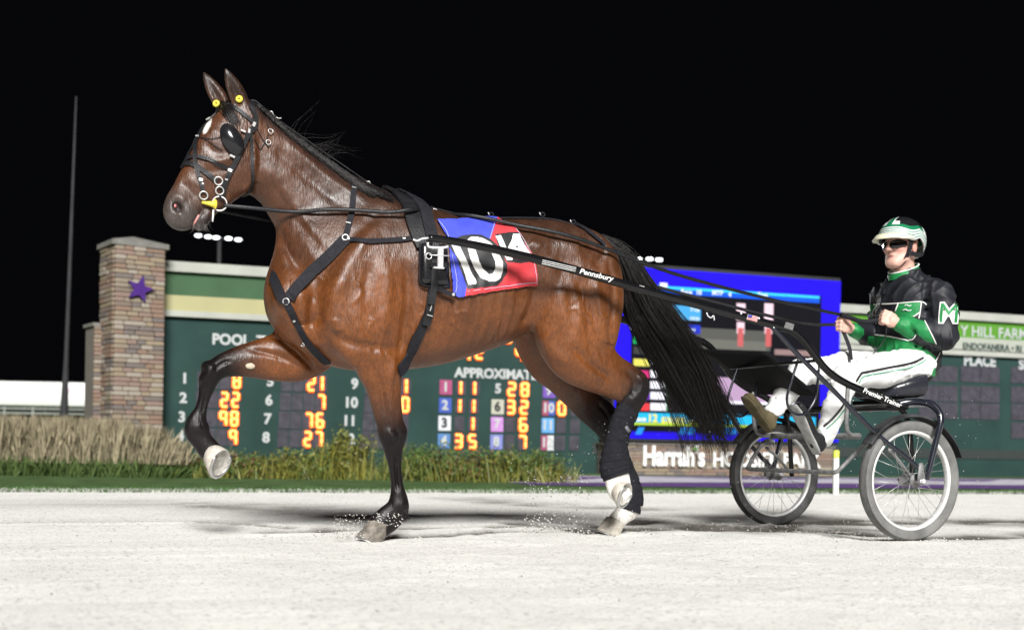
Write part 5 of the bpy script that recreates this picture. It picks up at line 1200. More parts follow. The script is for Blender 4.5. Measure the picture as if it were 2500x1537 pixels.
# far ends of the cross members sit at the mirror image of the near ones
def cross(name, x, y, l, r, m, drop=0.0, n=9, ry=None, up=None):
    a = C.P(x, y, l); P = [np.array([a[0], l*u, a[2]-drop*(1-u*u)]) for u in np.linspace(1, -1, n)]; return mk(name, *sweep(P, r, 10, ry=ry, up=up), m, cart)
cross('axle_arch', 2205, 992, .50, 0.019, M_blk); cross('crossbar', 1990, 880, .40, 0.014, M_blk, ry=0.008, up=(1, 0, 0)); cross('crossbar', 2098, 1064, .38, 0.016, M_grey)
a = C.P(2133, 1078, .45); b = C.P(2107, 1088, .44); c = C.P(2050, 1145, .40); d = C.P(2034, 1153, .37)
half = [a, b, c, d]; P = np.vstack([cr(half, 4), [(d[0], y, d[2]) for y in np.linspace(.33, -.33, 9)], cr([(q[0], -q[1], q[2]) for q in half[::-1]], 4)])
mk('foot_bar', *sweep(P, 0.0115, 10), M_grey, cart)
for sg in (1, -1):      # clamps between foot bar and frame
    q = a.copy(); q[1] *= sg; mk('clamp', *ball(q, (0.035, 0.03, 0.016)), M_grey, cart)
# stirrups
for sg in (1, -1):
    q = [(1952, 868, .27), (1935, 920, .27), (1921, 972, .27), (1932, 1004, .27), (1962, 1010, .27), (1986, 982, .27), (1994, 950, .27), (2000, 890, .27)]
    P = pp(q); P[:, 1] *= sg; mk('stirrup', *sweep(cr(P, 5), 0.007, 8), M_navy, cart)
# wheels
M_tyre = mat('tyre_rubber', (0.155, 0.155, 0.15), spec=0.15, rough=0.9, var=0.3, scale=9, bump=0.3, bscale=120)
M_tyred = mat('tyre_rubber_dark', (0.06, 0.06, 0.06), rough=0.7, var=0.9, scale=7, bump=0.3, bscale=120)  # darker rubber for the far wheel
M_rim = mat('rim_alloy', (0.68, 0.68, 0.67), rough=0.4, metal=0.25, var=0.12, scale=25)
M_spoke = mat('spoke_steel', (0.48, 0.48, 0.46), rough=0.4, metal=0.7, var=0.2)
WR = 0.304
def wheel(sg, mt):
    e = bpy.data.objects.new('wheel', None); COL.objects.link(e); e.parent = cart; e.location = (0, 0.57*sg, WR); e.rotation_euler = (math.pi/2, 0, 0)
    s_ = [(0.246, 0.015), (0.252, 0.020), (0.264, 0.026), (0.278, 0.0285), (0.290, 0.028), (0.2945, 0.0265), (0.2935, 0.0255), (0.2985, 0.022), (0.2970, 0.019), (0.3015, 0.015), (0.3000, 0.0115), (0.3035, 0.007), (0.302, 0.0035), (0.304, 0.0)]
    prof = s_+[(r, -z) for r, z in s_[::-1][1:]]
    mk('tyre', *lathe(prof+[prof[0]], 72), mt, e)
    rp = [(0.2335, 0.008), (0.236, 0.015), (0.243, 0.0185), (0.2495, 0.018), (0.2495, 0.014), (0.238, 0.0)]; mk('rim', *lathe(rp+[(r, -z) for r, z in rp[::-1][1:]]+[rp[0]], 72), M_rim, e)
    mk('hub', *lathe([(0.0, 0.062), (0.012, 0.062), (0.012, 0.045), (0.034, 0.043), (0.034, 0.036), (0.018, 0.03), (0.018, -0.03), (0.034, -0.036), (0.034, -0.043), (0.012, -0.045), (0.012, -0.062), (0, -0.062)], 24), M_grey, e)
    me = None
    for k in range(28):
        a = 2*math.pi*k/28; sd_ = 1 if k % 2 else -1; tw = (0.45 if (k//2) % 2 else -0.45)
        p0 = np.array([0.032*math.cos(a+tw*2.2), 0.032*math.sin(a+tw*2.2), 0.038*sd_]); p1 = np.array([0.237*math.cos(a), 0.237*math.sin(a), 0.004*sd_]); mk('spoke', *sweep([p0, p1], 0.0012, 5), M_spoke, e)
    return e
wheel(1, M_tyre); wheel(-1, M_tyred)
mk('axle', *sweep([(0, .66, WR), (0, .49, WR)], 0.010, 10), M_alu, cart); mk('axle', *sweep([(0, -.66, WR), (0, -.49, WR)], 0.010, 10), M_alu, cart)
for sg in (1, -1):
    mk('drop_plate', *sweep([(0.0, .648*sg, WR+0.09), (-0.004, .648*sg, WR+0.02), (-0.004, .648*sg, WR-0.015)], [0.012, 0.026, 0.022], 12, ry=[0.007]*3, up=(1, 0, 0)), M_grey, cart)
    mk('axle_nut', *ball((-0.004, .664*sg, WR), (0.013, 0.010, 0.013), 8, 6), M_alu, cart)
    # mudguard: curved blade over the tyre
    v = []; an = np.radians(np.linspace(168, 18, 26) if False else np.linspace(24, 150, 26))
    for t in an:
        for (dy, dr) in ((-.044, -.010), (-.034, .003), (0, .009), (.034, .003), (.044, -.010), (.034, -.001), (0, .005), (-.034, -.001)):
            r = 0.326+dr; v.append((math.cos(t+0.16)*r, .57*sg+dy, WR+math.sin(t+0.16)*r))
    f = [(i*8+k, i*8+(k+1) % 8, (i+1)*8+(k+1) % 8, (i+1)*8+k) for i in range(25) for k in range(8)]
    mk('mudguard', v, f, mat('mudguard_plastic', (0.035, 0.035, 0.038), spec=0.25, rough=0.6, var=0.7, scale=12, bump=0.2), cart)
# seat
sb = Body((-0.45, -0.30, 0.55), (0.42, 0.30, 1.1), 0.008)
sa, se = C.P(2162, 948, 0.13), C.P(2270, 936, 0.13)
seat = [[sa[0]+0.03, sa[2]-0.015, 0.035, 0.10, 0], [sa[0]-0.05, sa[2]-0.01, 0.052, 0.165, 0], [(sa[0]+se[0])/2, (sa[2]+se[2])/2-0.005, 0.07, 0.20, 0], [se[0]+0.04, se[2]+0.0, 0.08, 0.205, 0], [se[0]+0.0, se[2]+0.004, 0.075, 0.20, 0]]
sb.tube(np.array(seat), 0.02, 3.2); SV, SF = sb.mesh(3)
M_seat = mat('seat_vinyl', (0.018, 0.019, 0.026), rough=0.24, var=0.12, scale=20, bump=0.08, bscale=60)
mk('seat', SV, SF, M_seat, cart)
mk('seat_spring', *sweep([((sa[0]+se[0])/2+.06, 0.1, sa[2]-0.05), ((sa[0]+se[0])/2+.07, 0.12, C.P(2205, 992, .5)[2])], 0.03, 12), M_grey, cart)
mk('seat_spring', *sweep([((sa[0]+se[0])/2+.06, -0.1, sa[2]-0.05), ((sa[0]+se[0])/2+.07, -0.12, C.P(2205, 992, .5)[2])], 0.03, 12), M_grey, cart)
mk('seat_pan', *box(((sa[0]+se[0])/2, 0, sa[2]-0.075), (0.26, 0.34, 0.03)), M_blk, cart, smooth=False)
# splash shield slung between the side tubes
q00, q01, q10, q11 = C.P(1712, 854, -.38), C.P(1872, 858, 0.0), C.P(1846, 962, -.38), C.P(1998, 966, 0.0)
v = []; ny = 8
for u in np.linspace(0, 1, 9):
    for w in np.linspace(0, 1, ny+1):
        q = (q00*(1-w)+q01*w)*(1-u)+(q10*(1-w)+q11*w)*u; v.append(q-np.array([0, 0, 0.018*math.sin(math.pi*u)*math.sin(math.pi*w)]))
f = [(i*(ny+1)+j, (i+1)*(ny+1)+j, (i+1)*(ny+1)+j+1, i*(ny+1)+j+1) for i in range(8) for j in range(ny)]
sh_ = mk('splash_shield', v, f, mat('shield_black', (0.006, 0.006, 0.007), rough=0.7, spec=0.2), cart); md = sh_.modifiers.new('thickness', 'SOLIDIFY'); md.thickness = 0.004
# hitch hardware on the shafts
for sg in (1, -1):
    c0 = C.P(1068, 597, .36); c0[1] *= sg
    mk('shaft_holder', *sweep(cr([c0+[0.045, 0, 0.006], c0+[0.04, 0, -0.012], c0+[0.01, 0, -0.014], c0+[-0.03, 0, -0.010], c0+[-0.05, 0, -0.004]], 4), 0.006, 8), M_alu, cart)
    mk('holder_post', *box(c0+np.array([-0.012, 0.006*sg, -0.055]), (0.024, 0.012, 0.09)), M_alu, cart, smooth=False); mk('holder_foot', *box(c0+np.array([-0.005, 0.006*sg, -0.102]), (0.048, 0.016, 0.007)), M_alu, cart, smooth=False)
    mk('holder_pin', *sweep([c0+[0.04, 0.014*sg, -0.05], c0+[-0.05, 0.014*sg, -0.047]], 0.0025, 6), M_alu, cart); mk('pin_ring', *torus(c0+np.array([0.044, 0.014*sg, -0.055]), (0, 1, 0), 0.013, 0.0022, 14, 6), M_alu, cart)
    s0 = C.P(1046, 581, .35); s0[1] *= sg; mk('tip_snap', *sweep(cr([s0, s0+[0.03, 0, -0.006], s0+[0.05, 0, -0.016], s0+[0.07, 0, -0.012]], 3), 0.005, 6), M_alu, cart)
    h0 = C.P(1738, 766, .385); h0[1] *= sg; mk('hook', *sweep(cr([h0+[0.03, 0, 0.004], h0+[0.02, 0, -0.012], h0+[0.004, 0, -0.018], h0+[-0.01, 0, -0.008], h0+[-0.014, 0, -0.03]], 4), 0.0035, 6), M_alu, cart)
# lettering and stripes on the near shaft
def along(px0, px1, l0, l1, r, lift=0.0015):
    """frame on the outer side of a tube between two surveyed points"""
    a, b = C.P(*px0, l0), C.P(*px1, l1); ex = (b-a)/np.linalg.norm(b-a); o, d = C.ray(*[(px0[i]+px1[i])/2 for i in (0, 1)]); k = -d-ex*(-d @ ex); k /= np.linalg.norm(k)
    return a+k*(r+lift), b+k*(r+lift), ex, np.cross(k, ex), k
def decal_text(s, px0, px1, l0, l1, r, h, shear=0.0, bold=0.02):
    a, b, ex, ey, k = along(px0, px1, l0, l1, r); vf = text_vf(s, h, 0.0006, 'CENTER', bold*h, shear); v = np.array(vf[0]); w = np.linalg.norm(b-a)/(v[:, 0].max()-v[:, 0].min())
    mk('lettering', *xf(vf, basis((a+b)/2, ex*w, ey, k)), M_dec, cart, smooth=False)
def decal_bar(px0, px1, l0, l1, r, dv, th):
    a, b, ex, ey, k = along(px0, px1, l0, l1, r*0.92); mk('stripe', *sweep([a+ey*dv, b+ey*dv], th, 4, ry=0.0012, up=ey), M_dec, cart, smooth=False)
decal_text('Pennsbury', (1410, 660), (1492, 680), .363, .367, 0.0205, 0.032, 0.15)
for x0, y0, x1, y1 in ((1320, 638, 1402, 657), (1502, 686, 1568, 703)):
    for dv in (-0.008, 0.0, 0.008): decal_bar((x0, y0), (x1, y1), .358, .366, 0.0205, dv, 0.0015)
decal_text('Premier Trainer', (2104, 950), (2196, 988), .432, .482, 0.023, 0.034, 0.0)
a, b, ex, ey, k = along((1818, 771), (1844, 778), .392, .394, 0.022)
mk('flag_decal', *xf(box((0, 0, 0), (0.058, 0.026, 0.002)), basis((a+b)/2, ex, ey, k)), M_dec, cart, smooth=False)
M_rs = mat('decal_red', (0.6, 0.03, 0.04), rough=0.4)
for i in range(4): mk('flag_stripe', *xf(box((0.0, -0.010+0.0065*i, 0.0018), (0.056, 0.0028, 0.001)), basis((a+b)/2, ex, ey, k)), M_rs, cart, smooth=False)
mk('flag_canton', *xf(box((-0.017, 0.006, 0.0026), (0.022, 0.013, 0.001)), basis((a+b)/2, ex, ey, k)), mat('decal_blue', (0.05, 0.06, 0.35), rough=0.4), cart, smooth=False)
a, b, ex, ey, k = along((1909, 790), (1932, 797), .40, .402, 0.022); mk('label_plate', *xf(box((0, 0, 0), (0.05, 0.03, 0.003)), basis((a+b)/2, ex, ey, k)), M_grey, cart, smooth=False)
for x, y in ((1808, 764), (1851, 776)):
    a, b, ex, ey, k = along((x-2, y), (x+2, y+1), .39, .392, 0.021); mk('bolt', *ball(a, (0.006, 0.006, 0.006), 8, 5), M_alu, cart)
# ================================================================== driver
drv = C.empty('person', 'driver in black and green racing jacket, white trousers and striped helmet holding reins', 'person')
D = lambda x, y, l=0.0: C.P(x, y, l)
Hc = D(2199, 600, 0.0)
M_skin = mat('skin', (0.55, 0.30, 0.235), rough=0.5, var=0.10, scale=40, bump=0.15, bscale=120, attr='tone')
db = Body(Hc-np.array([0.28, 0.42, 0.75]), Hc+np.array([0.62, 0.42, 0.19]), 0.0045)
HA = math.radians(13); HR = np.array([[math.cos(HA), -math.sin(HA), 0], [math.sin(HA), math.cos(HA), 0], [0, 0, 1.0]])      # head turned a little to the left
hp_ = lambda x, y, z: Hc+HR @ np.array([x, y, z])
db.ell(hp_(-0.012, 0, 0.03), (0.098, 0.078, 0.105), 0.02, R=HR); db.ell(hp_(0.026, 0, -0.045), (0.062, 0.058, 0.075), 0.03, R=HR); db.ell(hp_(0.064, 0, -0.102), (0.027, 0.030, 0.023), 0.025, R=HR)
db.cone(hp_(0.03, 0.045, -0.075), hp_(0.065, 0.02, -0.105), 0.025, 0.02, 0.03); db.cone(hp_(0.03, -0.045, -0.075), hp_(0.065, -0.02, -0.105), 0.025, 0.02, 0.03)
db.cone(hp_(0.086, 0, 0.016), hp_(0.116, 0, -0.030), 0.010, 0.0125, 0.010)
for sg in (1, -1):
    db.ell(hp_(0.104, 0.012*sg, -0.033), (0.010, 0.009, 0.008), 0.008, R=HR); db.ell(hp_(0.062, 0.040*sg, -0.022), (0.026, 0.022, 0.02), 0.02, R=HR); db.ell(hp_(-0.016, 0.080*sg, -0.018), (0.018, 0.009, 0.030), 0.008, R=HR)
    db.ell(hp_(0.094, 0.032*sg, 0.010), (0.022, 0.019, 0.014), 0.012, sub=True, R=HR)
db.ell(hp_(0.083, 0, -0.062), (0.012, 0.024, 0.008), 0.006, R=HR); db.ell(hp_(0.081, 0, -0.076), (0.012, 0.020, 0.008), 0.006, R=HR); db.cone(hp_(0.096, -0.024, -0.069), hp_(0.096, 0.024, -0.069), 0.005, 0.005, 0.004, sub=True)
db.cone(hp_(-0.02, 0, -0.06), hp_(-0.035, 0, -0.17), 0.058, 0.060, 0.03)
db.cone(hp_(-0.05, 0, -0.28), D(2212, 850, 0), 0.07, 0.11, 0.03)
sh_n, el_n, wr_n = D(2292, 722, .19), D(2308, 822, .25), D(2200, 792, .13)
sh_f, el_f, wr_f = D(2160, 722, -.19), D(2150, 822, -.25), D(2086, 806, -.10)
db.cone(hp_(-0.03, 0, -0.15), hp_(-0.05, 0, -0.28), 0.05, 0.06, 0.02); db.cone(hp_(-0.05, 0, -0.26), sh_n, 0.05, 0.045, 0.03); db.cone(hp_(-0.05, 0, -0.26), sh_f, 0.05, 0.045, 0.03)
for a, b, c in ((sh_n, el_n, wr_n), (sh_f, el_f, wr_f)): db.chain([a, b, c], [0.046, 0.038, 0.026], 0.03)
def fist(w, palm, aim, sg):
    """closed hand: palm, four unequal curled fingers, thumb across"""
    w, palm = np.asarray(w), np.asarray(palm); ax = palm-w; ax /= np.linalg.norm(ax)
    aim = np.asarray(aim, float); aim -= ax*(aim @ ax); aim /= np.linalg.norm(aim); kn = np.cross(ax, aim)   # aim: row of knuckles, kn: palm side
    db.cone(w, palm-ax*0.005, 0.026, 0.030, 0.02); db.cone(palm-aim*0.02, palm+aim*0.024, 0.020, 0.020, 0.02)
    for i, (o_, L) in enumerate(((0.033, 0.95), (0.011, 1.05), (-0.011, 1.0), (-0.031, 0.85))):
        k0 = palm+aim*o_+ax*0.018-kn*0.008; k1 = k0+ax*0.034*L-kn*0.004*0; k2 = k1+(kn*0.026+ax*0.004)*L; k3 = k2-(ax*0.024-kn*0.002)*L
        db.chain([k0, k1, k2, k3], [0.0105, 0.0098, 0.0092, 0.0082], 0.006)
    t0 = palm+aim*0.030-ax*0.012+kn*0.006; t1 = t0+aim*0.016+ax*0.024+kn*0.012; t2 = t1+ax*0.026-aim*0.010+kn*0.008; db.chain([t0, t1, t2], [0.0135, 0.0115, 0.0095], 0.008)
    return palm+ax*0.03+kn*0.012
hn = fist(wr_n, D(2176, 782, .11), (0.1, -0.25, 1.0), 1); hf = fist(wr_f, D(2066, 797, -.09), (0.1, 0.0, 1.0), -1)
DV, DF = db.mesh(2); DS = Skin(C, DV, DF)
pb_ = mk('body', DV, DF, M_skin, drv)
tone = np.tile([0.66, 0.385, 0.31], (len(DV), 1)); q = (DV-Hc) @ HR
def tint(c, r, rgb_, a):
    global tone
    w = (np.clip(1.4-np.linalg.norm((q-c)/r, axis=1), 0, 1)*a)[:, None]; tone = tone*(1-w)+np.array(rgb_)*w
tint(np.array([0.085, 0, -0.069]), np.array([0.03, 0.022, 0.013]), (0.48, 0.19, 0.17), 0.9); tint(np.array([0.096, 0, -0.069]), np.array([0.02, 0.022, 0.0035]), (0.10, 0.03, 0.03), 1.0)
for sg in (1, -1): tint(np.array([0.06, 0.05*sg, -0.03]), np.array([0.035, 0.03, 0.028]), (0.68, 0.31, 0.25), 0.6); tint(np.array([-0.016, 0.085*sg, -0.018]), np.array([0.02, 0.02, 0.03]), (0.58, 0.22, 0.17), 0.7)
tint(np.array([0.04, 0, -0.10]), np.array([0.06, 0.07, 0.04]), (0.52, 0.33, 0.275), 0.5)
set_color(pb_, tone, 'tone')

# ---- jacket
jb = Body(D(2212, 780, 0)-np.array([0.34, 0.44, 0.42]), D(2212, 780, 0)+np.array([0.62, 0.44, 0.36]), 0.006)
jb.tube(pairs(C, [(2158, 868, 2272, 884, .185, 0), (2160, 845, 2270, 852, .19, 0), (2164, 800, 2270, 806, .185, 0), (2166, 750, 2268, 756, .185, 0), (2174, 712, 2260, 718, .17, 0), (2186, 686, 2244, 690, .11, 0)]), 0.05, 2.4)
jb.chain([sh_n+[0, -.05, .02], sh_n, (sh_n+el_n)/2+[-.005, .012, 0], el_n], [0.078, 0.074, 0.068, 0.066], 0.04); jb.chain([el_n, (el_n+wr_n)/2+[0, 0.01, -.006], wr_n], [0.064, 0.060, 0.042], 0.03)
jb.chain([sh_f+[0, .05, .02], sh_f, (sh_f+el_f)/2+[-.005, -.012, 0], el_f], [0.078, 0.074, 0.068, 0.066], 0.04); jb.chain([el_f, (el_f+wr_f)/2+[0, 0, -.006], wr_f], [0.064, 0.058, 0.042], 0.03)
# folds in the cloth
rgw = np.random.default_rng(12)
for a, b in ((sh_n, el_n), (el_n, wr_n), (sh_f, el_f), (el_f, wr_f)):
    for u in np.linspace(0.15, 0.95, 6):
        c = a*(1-u)+b*u; d = (b-a)/np.linalg.norm(b-a); k = np.cross(d, rgw.normal(0, 1, 3)); k /= np.linalg.norm(k); k2 = np.cross(d, k)
        q = c+k*0.082; jb.cone(q-k2*0.05+d*0.02, q+k2*0.05-d*0.02, 0.006, 0.004, 0.02, sub=True)
for i in range(12):
    q = D(2150+rgw.random()*80, 760+rgw.random()*80, 0.19); jb.cone(q, q+rgw.normal(0, 1, 3)*[0.06, 0.01, 0.05], 0.004, 0.002, 0.03, sub=True)
JV, JF = jb.mesh(2); JV = crease(JV, JF, 0.0085, 0.15, 21); JS = Skin(C, JV, JF)
M_jk = [mat('jacket_black', (0.013, 0.014, 0.019), spec=0.3, rough=0.55, var=0.2, scale=25, bump=0.35, bscale=18), mat('jacket_green', (0.016, 0.21, 0.06), spec=0.3, rough=0.5, var=0.12, scale=25, bump=0.25, bscale=35)]
fc = JV[JF].mean(1); fpx = C.proj(fc)
e1, e2 = JV[JF[:, 1]]-JV[JF[:, 0]], JV[JF[:, 2]]-JV[JF[:, 0]]; fn_ = np.cross(e1, e2); face = (fn_*(C.cam-fc)).sum(1) > 0
vis = np.zeros(len(JF), bool)
for i in np.nonzero(face)[0]:
    h = JS.t.ray_cast(Vector(C.cam), Vector(fc[i]-C.cam)); vis[i] = h[0] is not None and (h[0]-Vector(fc[i])).length < 0.03
mi = np.zeros(len(JF), int)
for q in ([(2194, 737), (2249, 737), (2244, 763), (2229, 774), (2214, 776), (2184, 762)], [(2118, 744), (2143, 744), (2132, 758), (2132, 780), (2120, 770)],
          [(2178, 760), (2215, 768), (2244, 780), (2257, 783), (2273, 815), (2286, 839), (2262, 834), (2238, 815), (2219, 830), (2195, 812), (2178, 804)], [(2060, 815), (2089, 786), (2109, 804), (2110, 815), (2089, 839), (2072, 836)]):
    mi[inpoly(fpx, q) & vis] = 1
mi[inpoly(fpx, [(2120, 820), (2167, 820), (2222, 833), (2262, 852), (2284, 870), (2284, 920), (2240, 905), (2175, 890), (2110, 870)]) & vis] = 1
mi[(fc[:, 2] < D(2200, 850, 0.0)[2]) & (fc[:, 1] < 0.05) & (np.abs(fc[:, 1]) < 0.2) & ~vis] = 1
jk = mk('jacket', JV, JF, M_jk, drv, midx=mi)
M_pip = mat('white_piping', (0.78, 0.78, 0.76), rough=0.6)
def piping(name, skin, pxs, r, m, par, off=0.003, n=5):
    P, N = skin.path(pxs, off, n); return mk(name, *sweep(P, r, 6), m, par)
for q in ([(2134, 743), (2156, 742), (2190, 741), (2246, 736), (2262, 744)], [(2249, 737), (2246, 760), (2243, 778)], [(2244, 763), (2229, 774)], [(2194, 739), (2186, 760)], [(2257, 783), (2273, 814), (2286, 839)], [(2238, 815), (2230, 826), (2219, 829)], [(2135, 817), (2159, 819), (2190, 824), (2219, 831)], [(2143, 746), (2133, 758), (2131, 776)], [(2281, 886), (2290, 868), (2294, 860)]):
    piping('piping', JS, q, 0.0035, M_pip, jk)
def drape_text(s, x, y, h, w, skin, off, m, par, name, bold=0.0):
    ref = np.array(text_vf(s, 1.0)[0]); lo, hi = ref.min(0), ref.max(0); vf = text_vf(s, 1.0, 0, 'CENTER', bold, 0, 1, 6); v = np.array(vf[0])
    bm = bmesh.new(); bv_ = [bm.verts.new((p[0], p[1], 0)) for p in v]; [bm.faces.new([bv_[i] for i in q]) for q in vf[1]]
    bmesh.ops.triangulate(bm, faces=bm.faces[:]); bmesh.ops.subdivide_edges(bm, edges=bm.edges[:], cuts=2, use_grid_fill=True); bm.verts.index_update()
    pts = []
    for q in bm.verts: u = (q.co.x-(lo[0]+hi[0])/2)/(hi[0]-lo[0]); t = (q.co.y-(lo[1]+hi[1])/2)/(hi[1]-lo[1]); pts.append(skin.hit(x+u*w+t*4, y-t*h, off)[0])
    f = [tuple(k.index for k in q.verts) for q in bm.faces]; bm.free()
    return mk(name, pts, f, m, par, smooth=False)
drape_text('M', 2316, 764, 46, 40, JS, 0.005, M_pip, jk, 'sleeve_letter_border', 0.055); drape_text('M', 2316, 764, 46, 40, JS, 0.008, M_jk[1], jk, 'sleeve_letter', 0.0)
for q in ([(2209, 746), (2214, 744), (2219, 747), (2225, 745)], [(2204, 757), (2211, 755), (2217, 758), (2225, 757)]): piping('embroidery', JS, q, 0.0028, M_pip, jk)
# collar
cv = []; nn_ = 28
for i in range(nn_):
    a = 2*math.pi*i/nn_; ca, sa_ = math.cos(a), math.sin(a); lift = -0.034*ca
    for (r, z) in ((0.082, -0.195), (0.085, -0.165), (0.080, -0.125+lift), (0.074, -0.124+lift), (0.072, -0.17)): cv.append(hp_(-0.03+ca*r*1.02, sa_*r, z))
cf = [(i*5+k, ((i+1) % nn_)*5+k, ((i+1) % nn_)*5+k+1, i*5+k+1) for i in range(nn_) for k in range(4)]
col_ = mk('collar', cv, cf, M_jk[1], drv); mk('collar_piping', *sweep([cv[i*5+2]+np.array([0, 0, 0.002]) for i in range(nn_)], 0.004, 6, closed=True), M_pip, col_)

# ---- trousers and boots
tb = Body(D(2100, 980, 0)-np.array([0.52, 0.40, 0.42]), D(2100, 980, 0)+np.array([0.62, 0.40, 0.44]), 0.0065)
hip_n, kn_n, an_n = D(2232, 888, .10), D(2066, 922, .19), D(2012, 1070, .19)
hip_f = hip_n*[1, -1, 1]; kn_f = D(1956, 908, -.17); an_f = D(1890, 1000, -.20)
tb.ell(D(2220, 892, 0), (0.125, 0.165, 0.088), 0.04)
for h_, k_, a_ in ((hip_n, kn_n, an_n), (hip_f, kn_f, an_f)):
    tb.chain([h_, h_*0.5+k_*0.5+[0, 0, 0.004], k_], [0.098, 0.086, 0.070], 0.05); tb.chain([k_, k_*0.5+a_*0.5, a_], [0.068, 0.062, 0.050], 0.03)
    for i in range(10):
        u = rgw.random(); c = (h_*(1-u)+k_*u) if i < 6 else (k_*(1-u)+a_*u); k = rgw.normal(0, 1, 3); k /= np.linalg.norm(k); q = c+k*(0.092 if i < 6 else 0.066); d = rgw.normal(0, 1, 3)*0.05; tb.cone(q-d, q+d, 0.005, 0.003, 0.02, sub=True)
TV, TF = tb.mesh(2); TV = crease(TV, TF, 0.006, 0.13, 31); TS = Skin(C, TV, TF)
M_tr = mat('white_trousers', (0.80, 0.80, 0.79), rough=0.7, var=0.04, scale=12, bump=0.2, bscale=30)
tr = mk('trousers', TV, TF, M_tr, drv)
def tstripe(q, w, m):
    P, N = TS.path(q, 0.003, 6); mk('stripe', *ribbon(P, N, w, 0.002), m, tr)
M_tb = mat('stripe_black', (0.018, 0.018, 0.02), rough=0.6); M_tg = mat('stripe_green', (0.03, 0.30, 0.15), rough=0.6)
tstripe([(2254, 873), (2222, 887), (2159, 899), (2103, 910)], 0.013, M_tb); tstripe([(2103, 910), (2097, 918), (2090, 930)], 0.013, M_tb); tstripe([(2260, 878), (2224, 896), (2160, 908), (2108, 918), (2097, 934)], 0.005, M_tg)
tstripe([(2066, 975), (2050, 1000), (2030, 1024), (2012, 1040)], 0.012, M_tb); tstripe([(2070, 982), (2056, 1006), (2036, 1030), (2018, 1046)], 0.005, M_tg)
M_boot = mat('dusty_boot', (0.38, 0.38, 0.37), rough=0.85, spec=0.1, var=0.25, scale=25, bump=0.3, bscale=80); M_boots = mat('boot_black', (0.018, 0.018, 0.02), rough=0.5, spec=0.3); M_kh_shade = mat('boot_khaki_shade', (0.115, 0.095, 0.055), rough=0.8, spec=0.15, var=0.3, scale=18)  # far boot: khaki is shade painted into the boot colour
for hl, toe, ank, l_, mu, ms in ((D(1997, 1090, .19), D(1949, 992, .19), an_n, .19, M_boots, M_boot), (D(1878, 1038, -.20), D(1828, 968, -.20), an_f, -.20, M_kh_shade, M_kh_shade)):
    bb = Body(np.minimum(np.minimum(hl, toe), ank)-0.11, np.maximum(np.maximum(hl, toe), ank)+0.11, 0.006); ax = (toe-hl)/np.linalg.norm(toe-hl)
    bb.tube(np.array([[hl[0], hl[2], 0.030, 0.037, l_], [(hl*0.6+toe*0.4)[0], (hl*0.6+toe*0.4)[2], 0.026, 0.040, l_], [(hl*0.3+toe*0.7)[0], (hl*0.3+toe*0.7)[2], 0.026, 0.046, l_], [toe[0], toe[2], 0.022, 0.038, l_]]), 0.02, 2.6)
    bb.cone(hl*0.85+toe*0.15-[0.015, 0, 0], ank, 0.036, 0.040, 0.03)
    V_, F_ = bb.mesh(2); bo = mk('boot', V_, F_, mu, drv)
    w_ = np.array([ax[2], 0, -ax[0]]);  so = [hl*(1-u)+toe*u+w_*0.024 for u in np.linspace(-0.12, 1.10, 9)]
    mk('sole', *sweep(so, [0.009]*9, 14, ry=[0.034, 0.042, 0.044, 0.042, 0.044, 0.050, 0.053, 0.047, 0.030], up=w_), ms, bo)

# ---- helmet, glasses, straps
M_hel = [mat('helmet_black', (0.012, 0.013, 0.014), rough=0.18, var=0.1, coat=0.5), mat('helmet_green', (0.01, 0.17, 0.075), rough=0.25, var=0.05, coat=0.5), mat('helmet_white', (0.75, 0.76, 0.75), rough=0.3, var=0.03, coat=0.3), mat('helmet_sage', (0.25, 0.36, 0.32), rough=0.3, var=0.05, coat=0.3)]
hv = []; na, nr = 64, 36
def low(a):                # lower edge height by azimuth (0 = front)
    c = math.cos(a); return 0.040+0.004*max(0, c)-0.028*math.exp(-((abs(a)-1.15)/0.4)**2)-0.105*max(0, -c-0.02)**0.8
hel = hp_(-0.010, 0, 0.028)
for i in range(nr+1):
    u = i/nr
    for j in range(na):
        a = 2*math.pi*j/na; a = a-2*math.pi if a > math.pi else a
        z = low(a)*(1-u)+0.132*u if False else None
        th0 = math.asin(max(-0.95, min(0.9, (low(a)-0.028)/0.134))); th = th0+(math.pi/2-th0)*u
        hv.append(hel+HR @ np.array([0.146*math.cos(th)*math.cos(a), 0.122*math.cos(th)*math.sin(a), 0.134*math.sin(th)]))
hf_ = []; hm = []
for i in range(nr):
    for j in range(na):
        j2 = (j+1) % na; hf_.append((i*na+j, i*na+j2, (i+1)*na+j2, (i+1)*na+j)); u = (i+0.5)/nr; a = 2*math.pi*(j+0.5)/na; a = a-2*math.pi if a > math.pi else a
        k = 2 if u < 0.04 else 3 if u < 0.09 else 2 if u < 0.115 else 1 if u < 0.15 else 2 if u < 0.175 else 3 if u < 0.22 else 2 if u < 0.245 else 1 if u < 0.35 else 0
        if 0.245 <= u < 0.42 and abs(abs(a)-2.1) < 0.28: k = 2
        if u >= 0.35 and abs(a) < 0.32: k = 2 if abs(a) > 0.22 else 1
        if 0.33 <= u < 0.46 and 0.15 < abs(a) < 0.6: k = 2
        hm.append(k)
helm = mk('helmet', hv, hf_, M_hel, drv, midx=hm); md = helm.modifiers.new('shell', 'SOLIDIFY'); md.thickness = 0.008
bv = []; nb2 = 21
